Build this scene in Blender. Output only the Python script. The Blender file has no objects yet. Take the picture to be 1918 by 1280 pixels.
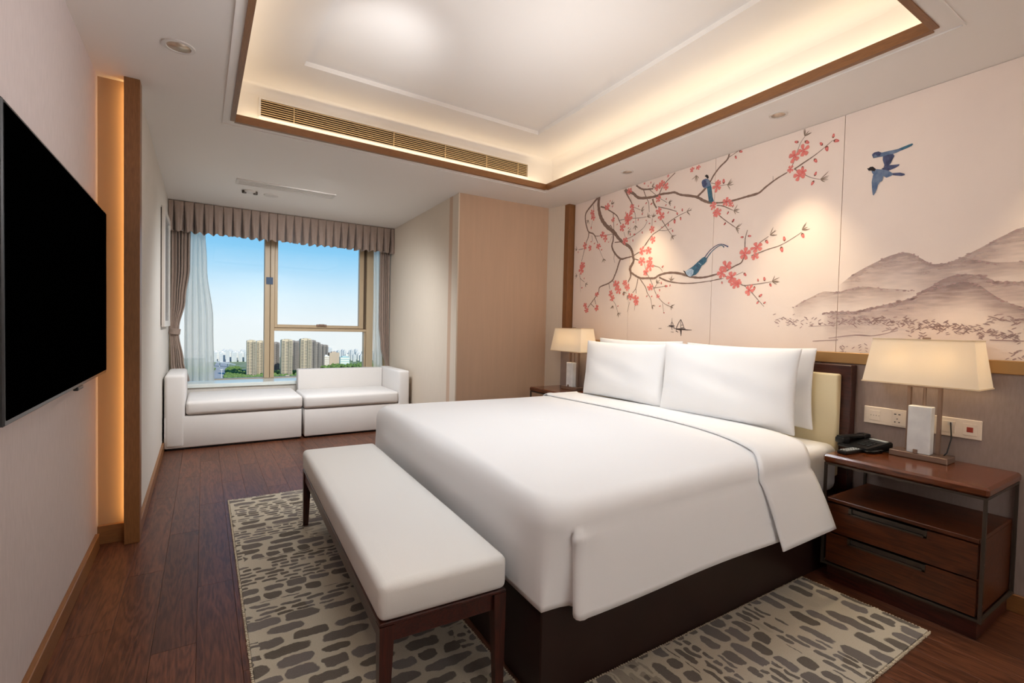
import bpy, bmesh, math, random
from mathutils import Vector, Matrix
random.seed(7)
PI = math.pi
S = bpy.context.scene
COL = S.collection

# ------------------------------------------------------------------ camera
cam_d = bpy.data.cameras.new('camera'); cam = bpy.data.objects.new('camera', cam_d); COL.objects.link(cam)
def unit(v): return v.normalized()
F_PX, CX, CY = 907.2387, 959.0, 640.0
ax_y = unit(Vector((382 - CX, 600 - CY, F_PX)))          # room axes seen from the camera (x right, y down, z forward)
ax_x = unit(Vector((2385 - CX, 647 - CY, F_PX)))
ax_z = unit(-ax_x.cross(ax_y))
if ax_z.y > 0: ax_z = -ax_z
ax_x = unit(ax_y.cross(ax_z))
R = Matrix((ax_x, ax_y, ax_z))
Mw = Matrix.Identity(4)
for i in range(3):
    Mw[i][0] = R[i][0]; Mw[i][1] = -R[i][1]; Mw[i][2] = -R[i][2]
Mw[2][3] = 1.27
cam.matrix_world = Mw
cam_d.sensor_width = 36.0; cam_d.sensor_fit = 'HORIZONTAL'
cam_d.lens = F_PX / 1918.0 * 36.0
cam_d.clip_start = 0.02; cam_d.clip_end = 5000
S.camera = cam

# ------------------------------------------------------------------ render look
S.view_settings.view_transform = 'Standard'
try: S.view_settings.look = 'None'
except Exception: pass
S.view_settings.gamma = 1.0
S.view_settings.use_curve_mapping = False
S.view_settings.exposure = 1.75
S.render.engine = 'CYCLES'
S.cycles.use_denoising = True
try: S.cycles.denoiser = 'OPENIMAGEDENOISE'
except Exception: pass
S.cycles.max_bounces = 10
S.cycles.diffuse_bounces = 6
S.cycles.transparent_max_bounces = 16
S.cycles.sample_clamp_indirect = 6.0
S.cycles.caustics_reflective = False
S.cycles.caustics_refractive = False

def lin(c):
    return tuple(((x / 255) / 12.92 if x <= 10 else ((x / 255 + 0.055) / 1.055) ** 2.4) for x in c)

# ------------------------------------------------------------------ sky
W = bpy.data.worlds.new('sky'); S.world = W; W.use_nodes = True
nt = W.node_tree; nt.nodes.clear()
wo = nt.nodes.new('ShaderNodeOutputWorld'); bg = nt.nodes.new('ShaderNodeBackground')
tc = nt.nodes.new('ShaderNodeTexCoord'); sx = nt.nodes.new('ShaderNodeSeparateXYZ')
mr = nt.nodes.new('ShaderNodeMapRange'); cr = nt.nodes.new('ShaderNodeValToRGB')
nt.links.new(tc.outputs['Generated'], sx.inputs[0]); nt.links.new(sx.outputs['Z'], mr.inputs['Value'])
mr.inputs['From Min'].default_value = -0.1; mr.inputs['From Max'].default_value = 0.9
nt.links.new(mr.outputs[0], cr.inputs[0])
e = cr.color_ramp.elements
e[0].position = 0.0; e[0].color = (*lin((225, 226, 226)), 1)
e[1].position = 0.055; e[1].color = (*lin((232, 236, 238)), 1)
for p, c in ((0.10, (229, 236, 241)), (0.15, (210, 230, 243)), (0.20, (168, 212, 241)), (0.235, (136, 198, 237)), (0.28, (104, 180, 229)), (0.5, (70, 140, 205)), (1.0, (50, 110, 185))):
    k = cr.color_ramp.elements.new(p); k.color = (*lin(c), 1)
nt.links.new(cr.outputs[0], bg.inputs['Color']); bg.inputs['Strength'].default_value = 0.345
nt.links.new(bg.outputs[0], wo.inputs['Surface'])

# ------------------------------------------------------------------ lights
def light(name, kind, loc, power, color, look=None, **kw):
    d = bpy.data.lights.new(name, kind); d.energy = power; d.color = color
    for k, v in kw.items(): setattr(d, k, v)
    o = bpy.data.objects.new(name, d); COL.objects.link(o); o.location = loc
    if look is not None:
        o.rotation_euler = Vector(look).to_track_quat('-Z', 'Y').to_euler()
    return o
def strip(name, a, b, width, power, color, look, up=None):
    a, b = Vector(a), Vector(b); L = (b - a).length
    d = bpy.data.lights.new(name, 'AREA'); d.shape = 'RECTANGLE'; d.size = L; d.size_y = width
    d.energy = power; d.color = color
    o = bpy.data.objects.new(name, d); COL.objects.link(o); o.location = (a + b) / 2
    x = (b - a).normalized(); z = -Vector(look).normalized(); z = (z - z.dot(x) * x).normalized(); y = z.cross(x)
    o.rotation_euler = Matrix((x, y, z)).transposed().to_euler()
    return o
WARM = (1.0, 0.78, 0.48); WARM2 = (1.0, 0.86, 0.68); AMBER = (1.0, 0.64, 0.26)
# the sun, behind the hotel, lighting only the city
light('sun', 'SUN', (0, -20, 60), 1.25, (1.0, 0.93, 0.82), look=(-0.35, 0.75, -0.55), angle=0.02)
# LED tape on top of the dropped ceiling, behind the wooden lip of the tray
COVE = (1.0, 0.80, 0.53)
strip('cove_tape_right', (2.795, 3.72, 2.640), (2.695, 0.85, 2.640), 0.03, 0.85, COVE, (0.25, 0, 1))
strip('cove_tape_left', (0.10, 3.66, 2.640), (0.115, 0.85, 2.640), 0.03, 0.85, COVE, (-0.25, 0, 1))
strip('cove_tape_near', (0.22, 0.77, 2.640), (2.60, 0.77, 2.640), 0.03, 0.8, COVE, (0, -0.25, 1))
strip('cove_tape_far', (0.20, 3.785, 2.640), (2.74, 3.808, 2.640), 0.02, 0.55, COVE, (0, 0.05, 1))
# LED tape behind the post at the end of the television wall
strip('post_tape', (-0.352, 3.470, 0.12), (-0.352, 3.470, 2.57), 0.010, 0.95, AMBER, (-0.35, 1.0, 0))
# recessed downlights over bed and television walls; entry spots are added unseen fill
for nm, x, y, pw in (('spot_mural_a', 2.975, 2.944, 14), ('spot_mural_b', 2.918, 1.652, 14), ('spot_mural_c', 2.90, 0.35, 12), ('spot_television', -0.108, 2.891, 6), ('fill_entry_a', -0.1, 0.9, 9), ('fill_entry_b', 1.4, -0.9, 40), ('fill_entry_c', 2.7, -0.9, 22)):
    light(nm, 'SPOT', (x, y, 2.575), pw, (1.0, 0.80, 0.52) if 'mural' in nm else WARM2, look=(0.12 if 'mural' in nm else 0, 0, -1), spot_size=1.15, spot_blend=0.9, shadow_soft_size=0.03)
# added fill spots without fixtures; only flash_tray follows a bounced strobe on the ceiling
def soft_spot(name, loc, power, color, look, size, soft):
    o = light(name, 'SPOT', loc, power, color, look=look, spot_size=size, spot_blend=1.0, shadow_soft_size=soft)
    o.data.cycles.use_multiple_importance_sampling = False
    return o
soft_spot('fill_bed', (2.10, 2.35, 2.72), 25, (0.88, 0.95, 1.0), (-0.05, 0.0, -1.0), 2.05, 0.40)
soft_spot('fill_foot', (0.55, 2.10, 2.72), 16, (0.88, 0.95, 1.0), (0.22, 0.05, -1.0), 1.75, 0.40)
soft_spot('fill_tray_wide', (1.45, 2.1, 1.9), 6.0, (0.98, 0.98, 1.0), (0.0, 0.1, 1.0), 2.2, 0.30)
soft_spot('flash_tray', (0.90, 2.2, 2.3), 7.5, (0.97, 0.98, 1.0), (-0.05, 0.75, 0.66), 1.05, 0.12)
soft_spot('fill_back', (1.4, -0.7, 1.9), 85, (0.95, 0.975, 1.0), (0.0, -1.0, 0.15), 2.6, 0.15)
soft_spot('fill_wall_left', (1.5, 1.7, 2.05), 19, (0.98, 0.97, 1.0), (-1.0, 0.0, 0.30), 1.9, 0.35)
soft_spot('fill_wall_right', (0.7, 1.5, 2.0), 20, (1.0, 0.97, 0.94), (1.0, 0.35, 0.15), 1.9, 0.35)
soft_spot('fill_bay', (0.95, 4.7, 2.50), 78, (0.95, 0.98, 1.0), (0.0, 0.55, -1.0), 2.7, 0.30)

# ------------------------------------------------------------------ materials
def mat(name, color, rough=0.5, spec=0.5, metal=0.0, bump=0.0, bscale=40.0, bstretch=(1, 1, 1), var=0.0, vscale=3.0, vstretch=(1, 1, 1), sheen=0.0, coat=0.0, emit=None, estr=0.0, second=None, detail=4):
    m = bpy.data.materials.new(name); m.use_nodes = True
    n = m.node_tree.nodes; L = m.node_tree.links
    b = n['Principled BSDF']
    c = lin(color)
    b.inputs['Base Color'].default_value = (*c, 1); b.inputs['Roughness'].default_value = rough
    b.inputs['Specular IOR Level'].default_value = spec; b.inputs['Metallic'].default_value = metal
    if sheen: b.inputs['Sheen Weight'].default_value = sheen
    if coat: b.inputs['Coat Weight'].default_value = coat; b.inputs['Coat Roughness'].default_value = 0.12
    if emit: b.inputs['Emission Color'].default_value = (*lin(emit), 1); b.inputs['Emission Strength'].default_value = estr
    t = n.new('ShaderNodeTexCoord')
    if var or second:
        mp = n.new('ShaderNodeMapping'); mp.inputs['Scale'].default_value = vstretch
        ns = n.new('ShaderNodeTexNoise'); ns.inputs['Scale'].default_value = vscale; ns.inputs['Detail'].default_value = detail
        L.new(t.outputs['Object'], mp.inputs[0]); L.new(mp.outputs[0], ns.inputs['Vector'])
        rp = n.new('ShaderNodeValToRGB'); L.new(ns.outputs['Fac'], rp.inputs[0])
        rp.color_ramp.elements[0].position = 0.3; rp.color_ramp.elements[1].position = 0.7
        c2 = lin(second) if second else tuple(min(1, x * (1 + var)) for x in c)
        c1 = c if second else tuple(x * (1 - var) for x in c)
        rp.color_ramp.elements[0].color = (*c1, 1); rp.color_ramp.elements[1].color = (*c2, 1)
        L.new(rp.outputs[0], b.inputs['Base Color'])
    if bump:
        mp = n.new('ShaderNodeMapping'); mp.inputs['Scale'].default_value = bstretch
        ns = n.new('ShaderNodeTexNoise'); ns.inputs['Scale'].default_value = bscale; ns.inputs['Detail'].default_value = 3
        L.new(t.outputs['Object'], mp.inputs[0]); L.new(mp.outputs[0], ns.inputs['Vector'])
        bp = n.new('ShaderNodeBump'); bp.inputs['Strength'].default_value = bump; bp.inputs['Distance'].default_value = 0.004
        L.new(ns.outputs['Fac'], bp.inputs['Height']); L.new(bp.outputs[0], b.inputs['Normal'])
    return m

def wood(name, dark, light_, rough=0.35, axis=1, scale=1.0, per_object=False, coat=0.0, spec=0.5, contrast=1.0):
    """grain runs along the chosen axis"""
    m = bpy.data.materials.new(name); m.use_nodes = True
    n = m.node_tree.nodes; L = m.node_tree.links; b = n['Principled BSDF']
    t = n.new('ShaderNodeTexCoord'); mp = n.new('ShaderNodeMapping')
    st = [9.0 * scale] * 3; st[axis] = 0.9 * scale; mp.inputs['Scale'].default_value = st
    vec = t.outputs['Object']
    if per_object:
        oi = n.new('ShaderNodeObjectInfo'); ad = n.new('ShaderNodeVectorMath'); ad.operation = 'ADD'
        mu = n.new('ShaderNodeVectorMath'); mu.operation = 'SCALE'; mu.inputs['Scale'].default_value = 60.0
        cb = n.new('ShaderNodeCombineXYZ')
        for i in range(3): L.new(oi.outputs['Random'], cb.inputs[i])
        L.new(cb.outputs[0], mu.inputs[0]); L.new(vec, ad.inputs[0]); L.new(mu.outputs[0], ad.inputs[1]); vec = ad.outputs[0]
    L.new(vec, mp.inputs[0])
    n1 = n.new('ShaderNodeTexNoise'); n1.inputs['Scale'].default_value = 1.0; n1.inputs['Detail'].default_value = 3; n1.inputs['Distortion'].default_value = 0.6
    L.new(mp.outputs[0], n1.inputs['Vector'])
    k = n.new('ShaderNodeMath'); k.operation = 'MULTIPLY'; k.inputs[1].default_value = 46.0; L.new(n1.outputs['Fac'], k.inputs[0])
    sn = n.new('ShaderNodeMath'); sn.operation = 'SINE'; L.new(k.outputs[0], sn.inputs[0])
    n2 = n.new('ShaderNodeTexNoise'); n2.inputs['Scale'].default_value = 9.0; n2.inputs['Detail'].default_value = 5; L.new(mp.outputs[0], n2.inputs['Vector'])
    ma = n.new('ShaderNodeMath'); ma.operation = 'MULTIPLY_ADD'; ma.inputs[1].default_value = 0.22 * contrast; L.new(sn.outputs[0], ma.inputs[0]); L.new(n2.outputs['Fac'], ma.inputs[2])
    rp = n.new('ShaderNodeValToRGB'); rp.color_ramp.elements[0].position = 0.22; rp.color_ramp.elements[1].position = 0.78
    rp.color_ramp.elements[0].color = (*lin(dark), 1); rp.color_ramp.elements[1].color = (*lin(light_), 1)
    L.new(ma.outputs[0], rp.inputs[0])
    out = rp.outputs[0]
    if per_object:
        hs = n.new('ShaderNodeHueSaturation'); mrn = n.new('ShaderNodeMapRange'); mrn.inputs['To Min'].default_value = 0.82; mrn.inputs['To Max'].default_value = 1.18
        wn = n.new('ShaderNodeTexWhiteNoise'); wn.noise_dimensions = '1D'; L.new(oi.outputs['Random'], wn.inputs['W'])
        L.new(wn.outputs['Value'], mrn.inputs[0]); L.new(mrn.outputs[0], hs.inputs['Value']); L.new(out, hs.inputs['Color']); out = hs.outputs[0]
    L.new(out, b.inputs['Base Color'])
    b.inputs['Roughness'].default_value = rough; b.inputs['Specular IOR Level'].default_value = spec
    if coat: b.inputs['Coat Weight'].default_value = coat; b.inputs['Coat Roughness'].default_value = 0.1
    bp = n.new('ShaderNodeBump'); bp.inputs['Strength'].default_value = 0.12; bp.inputs['Distance'].default_value = 0.002
    L.new(ma.outputs[0], bp.inputs['Height']); L.new(bp.outputs[0], b.inputs['Normal'])
    return m

M = {}
M['ceiling'] = mat('ceiling_paint', (232, 227, 222), 0.55, 0.25)
M['wallpaper_tv'] = mat('mauve_wallpaper', (202, 190, 187), 0.75, 0.2, bump=0.25, bscale=30, bstretch=(6, 6, 1), var=0.05, vscale=14, vstretch=(8, 8, 1))
M['wallpaper_low'] = mat('taupe_wallpaper', (150, 134, 128), 0.7, 0.25, bump=0.25, bscale=30, bstretch=(6, 6, 1), var=0.06, vscale=14, vstretch=(6, 6, 1.5))
M['wall_white'] = mat('off_white_wallpaper', (214, 208, 200), 0.7, 0.2, var=0.03, vscale=20, vstretch=(10, 10, 0.3))
M['wall_stripe'] = mat('cream_striped_wallpaper', (219, 205, 188), 0.7, 0.2, var=0.03, vscale=20, vstretch=(10, 10, 0.3))
M['wall_brown'] = mat('caramel_wall_panel', (202, 171, 146), 0.55, 0.3, var=0.03, vscale=6, vstretch=(4, 4, 0.3))
M['niche'] = mat('niche_panel', (168, 134, 104), 0.6, 0.3)
M['gold_wood'] = wood('golden_brown_wood', (120, 78, 43), (142, 96, 55), 0.4, axis=1, scale=3.0, contrast=0.25)
M['gold_wood_x'] = wood('golden_brown_wood_across', (120, 78, 43), (142, 96, 55), 0.4, axis=0, scale=3.0, contrast=0.25)
M['gold_wood_z'] = wood('golden_brown_wood_upright', (120, 78, 43), (142, 96, 55), 0.4, axis=2, scale=3.0, contrast=0.25)
M['rail'] = mat('brushed_champagne_rail', (170, 132, 84), 0.38, 0.5, metal=0.35)
M['floor'] = wood('walnut_plank', (62, 33, 21), (104, 62, 41), 0.38, axis=1, scale=1.7, per_object=True, coat=0.06, spec=0.4, contrast=0.7)
M['gap'] = mat('dark_joint', (24, 14, 10), 0.8)
M['cherry'] = wood('cherry_wood_y', (76, 36, 17), (112, 58, 29), 0.2, axis=1, scale=1.6, coat=0.4, contrast=0.7)
M['cherry_dark'] = wood('dark_cherry_wood', (60, 28, 11), (92, 46, 21), 0.35, axis=1, scale=1.6, contrast=0.7)
M['mahogany'] = wood('mahogany', (44, 18, 13), (74, 34, 25), 0.32, axis=1, scale=2.0, contrast=0.6)
M['mahogany_z'] = wood('mahogany_upright', (44, 18, 13), (74, 34, 25), 0.32, axis=2, scale=2.0, contrast=0.6)
M['base_dark'] = mat('dark_stained_base', (38, 22, 18), 0.4, 0.4, var=0.15, vscale=8)
M['bronze'] = mat('bronze_metal', (150, 126, 110), 0.35, 0.5, metal=0.6)
M['steel_dark'] = mat('dark_bronze_tube', (86, 78, 70), 0.4, 0.5, metal=0.7)
M['linen'] = mat('white_linen', (238, 238, 239), 0.8, 0.15, sheen=0.1)
M['sheet'] = mat('white_sheet', (240, 239, 238), 0.8, 0.15, bump=0.1, bscale=14)
M['bench_fab'] = mat('off_white_bench_fabric', (222, 220, 217), 0.85, 0.15, bump=0.15, bscale=500)
M['sofa_fab'] = mat('pale_grey_linen_weave', (222, 218, 215), 0.9, 0.1, bump=0.2, bscale=420, var=0.02, vscale=60, vstretch=(1, 1, 12))
M['curtain'] = mat('taupe_silk_curtain', (150, 130, 118), 0.55, 0.35, sheen=0.3, bump=0.2, bscale=60, bstretch=(6, 6, 1), var=0.08, vscale=25, vstretch=(6, 6, 1))
M['leather'] = mat('cream_leather', (222, 208, 172), 0.5, 0.35, bump=0.05, bscale=120)
M['black'] = mat('black_plastic', (16, 16, 17), 0.35, 0.5)
M['black_gloss'] = mat('black_screen_glass', (1, 1, 1), 0.6, 0.0)
M['bezel'] = mat('dark_grey_bezel', (44, 46, 48), 0.35, 0.5)
M['grey_key'] = mat('pale_key_print', (180, 184, 186), 0.5)
M['cream_plastic'] = mat('cream_plastic_plate', (228, 214, 198), 0.4, 0.4)
M['slot'] = mat('socket_slot', (40, 34, 30), 0.6)
M['red_print'] = mat('dark_red_mark', (150, 46, 26), 0.5)
M['white_plastic'] = mat('white_plastic', (214, 208, 202), 0.45, 0.4)
M['slat'] = mat('cream_vent_slat', (214, 186, 142), 0.45, 0.4)
M['vent_dark'] = mat('vent_cavity', (26, 16, 12), 0.8)
M['win_frame'] = mat('champagne_aluminium', (188, 166, 136), 0.4, 0.4)
M['win_line'] = mat('dark_gasket', (92, 74, 56), 0.6)
M['sticker'] = mat('navy_sticker', (34, 66, 100), 0.5)
M['stone'] = mat('white_sill_stone', (226, 232, 228), 0.18, 0.5, var=0.03, vscale=8)
M['picture_white'] = mat('picture_frame_white', (206, 198, 190), 0.4, 0.4)
M['picture_print'] = mat('pale_grey_print', (158, 168, 170), 0.12, 0.6, var=0.2, vscale=4)
M['marble'] = mat('white_marble', (236, 236, 234), 0.2, 0.5, second=(205, 206, 208), vscale=9, detail=9)
M['acrylic'] = mat('clear_edge', (214, 208, 200), 0.2, 0.5)
M['branch'] = mat('painted_branch', (138, 114, 102), 0.75, 0.15, var=0.12, vscale=60)
M['leaf'] = mat('painted_leaf', (150, 130, 114), 0.75, 0.15)
M['ink'] = mat('painted_ink', (98, 84, 82), 0.75, 0.15)
M['mauve_ink'] = mat('painted_mauve_ink', (178, 152, 148), 0.75, 0.15)
M['bird_blue'] = mat('painted_blue', (88, 108, 140), 0.75, 0.15, second=(132, 146, 168), vscale=30)
M['bird_dark'] = mat('painted_navy', (72, 74, 100), 0.75, 0.15, second=(96, 104, 136), vscale=60)
M['bird_teal'] = mat('painted_teal', (86, 128, 146), 0.75, 0.15, second=(58, 92, 116), vscale=50)
M['bird_pale'] = mat('painted_pale_blue', (206, 218, 228), 0.75, 0.15, second=(150, 176, 200), vscale=60)
M['bird_black'] = mat('painted_black', (54, 48, 48), 0.75, 0.15)

def glass_mat():
    m = bpy.data.materials.new('window_glass'); m.use_nodes = True
    n = m.node_tree.nodes; L = m.node_tree.links; n.clear()
    o = n.new('ShaderNodeOutputMaterial'); mx = n.new('ShaderNodeMixShader'); tr = n.new('ShaderNodeBsdfTransparent'); gl = n.new('ShaderNodeBsdfGlossy')
    fr = n.new('ShaderNodeFresnel'); fr.inputs['IOR'].default_value = 1.25
    tr.inputs['Color'].default_value = (0.97, 0.985, 0.98, 1); gl.inputs['Roughness'].default_value = 0.0
    L.new(fr.outputs[0], mx.inputs[0]); L.new(tr.outputs[0], mx.inputs[1]); L.new(gl.outputs[0], mx.inputs[2]); L.new(mx.outputs[0], o.inputs[0])
    return m
M['glass'] = glass_mat()
def cloth_mat(name, color, transl, alpha=0.0, tint=None):
    m = bpy.data.materials.new(name); m.use_nodes = True
    n = m.node_tree.nodes; L = m.node_tree.links; n.clear()
    o = n.new('ShaderNodeOutputMaterial'); d = n.new('ShaderNodeBsdfDiffuse'); t = n.new('ShaderNodeBsdfTranslucent'); mx = n.new('ShaderNodeMixShader')
    tcn = n.new('ShaderNodeTexCoord'); wv = n.new('ShaderNodeTexNoise'); wv.inputs['Scale'].default_value = 250
    L.new(tcn.outputs['Object'], wv.inputs['Vector'])
    bp = n.new('ShaderNodeBump'); bp.inputs['Strength'].default_value = 0.1; bp.inputs['Distance'].default_value = 0.002; L.new(wv.outputs['Fac'], bp.inputs['Height']); L.new(bp.outputs[0], d.inputs['Normal'])
    c = (*lin(color), 1); d.inputs['Color'].default_value = c; t.inputs['Color'].default_value = (*lin(tint or color), 1); mx.inputs[0].default_value = transl
    L.new(d.outputs[0], mx.inputs[1]); L.new(t.outputs[0], mx.inputs[2]); out = mx.outputs[0]
    if alpha:
        m2 = n.new('ShaderNodeMixShader'); tp = n.new('ShaderNodeBsdfTransparent'); m2.inputs[0].default_value = alpha
        L.new(out, m2.inputs[1]); L.new(tp.outputs[0], m2.inputs[2]); out = m2.outputs[0]
    L.new(out, o.inputs[0]); return m
M['shade'] = cloth_mat('cream_lamp_shade_fabric', (248, 241, 228), 0.42, tint=(252, 244, 230))
M['sheer'] = cloth_mat('white_sheer', (250, 253, 249), 0.6, 0.18)
def alpha_paint():
    m = bpy.data.materials.new('painted_wash'); m.use_nodes = True
    n = m.node_tree.nodes; L = m.node_tree.links; b = n['Principled BSDF']
    a = n.new('ShaderNodeVertexColor'); a.layer_name = 'Col'
    b.inputs['Roughness'].default_value = 0.75; b.inputs['Specular IOR Level'].default_value = 0.15
    tcn = n.new('ShaderNodeTexCoord'); mp = n.new('ShaderNodeMapping'); mp.inputs['Scale'].default_value = (1, 3, 18); mp.inputs['Rotation'].default_value = (0.25, 0, 0)
    ns = n.new('ShaderNodeTexNoise'); ns.inputs['Scale'].default_value = 4; ns.inputs['Detail'].default_value = 5
    L.new(tcn.outputs['Object'], mp.inputs[0]); L.new(mp.outputs[0], ns.inputs['Vector'])
    mu = n.new('ShaderNodeMath'); mu.operation = 'MULTIPLY'; ad = n.new('ShaderNodeMapRange'); ad.inputs['From Min'].default_value = 0.3; ad.inputs['From Max'].default_value = 0.7; ad.inputs['To Min'].default_value = 0.6; ad.inputs['To Max'].default_value = 1.25
    L.new(ns.outputs['Fac'], ad.inputs[0]); L.new(a.outputs['Alpha'], mu.inputs[0]); L.new(ad.outputs[0], mu.inputs[1])
    L.new(a.outputs['Color'], b.inputs['Base Color']); L.new(mu.outputs[0], b.inputs['Alpha'])
    return m
M['wash'] = alpha_paint()
def petal_paint():
    m = bpy.data.materials.new('painted_petals'); m.use_nodes = True
    n = m.node_tree.nodes; L = m.node_tree.links; b = n['Principled BSDF']
    a = n.new('ShaderNodeVertexColor'); a.layer_name = 'Col'
    b.inputs['Roughness'].default_value = 0.75; b.inputs['Specular IOR Level'].default_value = 0.15
    L.new(a.outputs['Color'], b.inputs['Base Color']); L.new(a.outputs['Alpha'], b.inputs['Alpha'])
    return m
M['petal'] = petal_paint()
M['mural'] = mat('mural_silk', (246, 229, 217), 0.6, 0.3, bump=0.08, bscale=60, bstretch=(4, 4, 1), second=(241, 224, 213), vscale=3)

def rug_mat():
    """charcoal strokes lying across the rug on a beige tufted ground; object y runs along the rug"""
    m = bpy.data.materials.new('tufted_rug'); m.use_nodes = True
    n = m.node_tree.nodes; L = m.node_tree.links; b = n['Principled BSDF']
    t = n.new('ShaderNodeTexCoord')
    def new(kind, **kw):
        q = n.new(kind)
        for k, v in kw.items(): setattr(q, k, v)
        return q
    def mth(op, a, bb=None):
        k = new('ShaderNodeMath', operation=op)
        for i, q in enumerate((a, bb)):
            if q is None: continue
            if isinstance(q, (int, float)): k.inputs[i].default_value = q
            else: L.new(q, k.inputs[i])
        return k.outputs[0]
    def step(sock, a, bb):
        r = new('ShaderNodeMapRange'); r.clamp = True; r.inputs['From Min'].default_value = a; r.inputs['From Max'].default_value = bb; L.new(sock, r.inputs[0]); return r.outputs[0]
    w = new('ShaderNodeTexNoise'); w.inputs['Scale'].default_value = 20; w.inputs['Detail'].default_value = 3; L.new(t.outputs['Object'], w.inputs['Vector'])
    wc = new('ShaderNodeVectorMath', operation='MULTIPLY_ADD'); wc.inputs[1].default_value = (0.045, 0.034, 0); L.new(w.outputs['Color'], wc.inputs[0]); L.new(t.outputs['Object'], wc.inputs[2])
    sp = new('ShaderNodeSeparateXYZ'); L.new(wc.outputs[0], sp.inputs[0])
    def strokes(row, cell, seed, fill, keep):
        """rows across the rug, each cut into strokes of random length: rounded cells in a running bond"""
        v = mth('ADD', mth('DIVIDE', sp.outputs[1], row), seed); fy = mth('FLOOR', v)
        wn = new('ShaderNodeTexWhiteNoise', noise_dimensions='1D'); L.new(fy, wn.inputs['W'])
        u = mth('ADD', mth('DIVIDE', sp.outputs[0], mth('MULTIPLY', cell, mth('ADD', 0.55, mth('MULTIPLY', wn.outputs['Value'], 1.1)))), mth('MULTIPLY', wn.outputs['Value'], 17.3)); fx_ = mth('FLOOR', u)
        cb = new('ShaderNodeCombineXYZ'); L.new(fx_, cb.inputs[0]); L.new(fy, cb.inputs[1])
        w2 = new('ShaderNodeTexWhiteNoise', noise_dimensions='2D'); L.new(cb.outputs[0], w2.inputs['Vector'])
        sc = new('ShaderNodeSeparateColor'); L.new(w2.outputs['Color'], sc.inputs[0])
        du = mth('ABSOLUTE', mth('SUBTRACT', mth('FRACT', u), 0.5)); dv = mth('ABSOLUTE', mth('SUBTRACT', mth('FRACT', v), 0.5))
        hu = mth('ADD', 0.36, mth('MULTIPLY', sc.outputs[0], 0.10)); hv = mth('ADD', fill - 0.12, mth('MULTIPLY', sc.outputs[1], 0.18))
        d = mth('ADD', mth('POWER', mth('DIVIDE', du, hu), 4.0), mth('POWER', mth('DIVIDE', dv, hv), 3.0))
        return mth('MULTIPLY', step(d, 1.15, 0.85), step(sc.outputs[2], 1 - keep, 1 - keep + 0.01)), sc.outputs[0]
    b1, tone = strokes(0.074, 0.140, 0.37, 0.38, 0.92)
    b2, _t = strokes(0.037, 0.080, 0.11, 0.37, 0.88)
    zn = new('ShaderNodeTexNoise'); zn.inputs['Scale'].default_value = 3.4; zn.inputs['Detail'].default_value = 0; L.new(t.outputs['Object'], zn.inputs['Vector'])
    v = mth('FLOOR', mth('ADD', mth('DIVIDE', sp.outputs[1], 0.148), 0.185)); zw = new('ShaderNodeTexWhiteNoise', noise_dimensions='1D'); L.new(v, zw.inputs['W'])
    ux = mth('FLOOR', mth('DIVIDE', sp.outputs[0], 0.34)); zc = new('ShaderNodeCombineXYZ'); L.new(ux, zc.inputs[0]); L.new(v, zc.inputs[1]); zw = new('ShaderNodeTexWhiteNoise', noise_dimensions='2D'); L.new(zc.outputs[0], zw.inputs['Vector'])
    z = step(zw.outputs['Value'], 0.42, 0.43)
    mask = mth('ADD', mth('MULTIPLY', b1, z), mth('MULTIPLY', b2, mth('SUBTRACT', 1.0, z)))
    cr1 = new('ShaderNodeValToRGB'); cr1.color_ramp.elements[0].color = (*lin((92, 82, 70)), 1); cr1.color_ramp.elements[1].color = (*lin((112, 104, 100)), 1); L.new(tone, cr1.inputs[0])
    fine = new('ShaderNodeTexNoise'); fine.inputs['Scale'].default_value = 260; fine.inputs['Detail'].default_value = 2; L.new(t.outputs['Object'], fine.inputs['Vector'])
    cr2 = new('ShaderNodeValToRGB'); cr2.color_ramp.elements[0].color = (*lin((172, 161, 142)), 1); cr2.color_ramp.elements[1].color = (*lin((196, 186, 166)), 1); L.new(fine.outputs['Fac'], cr2.inputs[0])
    mx_ = new('ShaderNodeMix', data_type='RGBA'); L.new(mask, mx_.inputs[0]); L.new(cr2.outputs[0], mx_.inputs[6]); L.new(cr1.outputs[0], mx_.inputs[7])
    L.new(mx_.outputs[2], b.inputs['Base Color']); b.inputs['Roughness'].default_value = 0.95; b.inputs['Specular IOR Level'].default_value = 0.05
    b.inputs['Sheen Weight'].default_value = 0.2
    ad = mth('ADD', fine.outputs['Fac'], mth('MULTIPLY', mask, -0.6))
    bp = new('ShaderNodeBump'); bp.inputs['Strength'].default_value = 0.6; bp.inputs['Distance'].default_value = 0.006; L.new(ad, bp.inputs['Height']); L.new(bp.outputs[0], b.inputs['Normal'])
    return m
M['rug'] = rug_mat()

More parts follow.
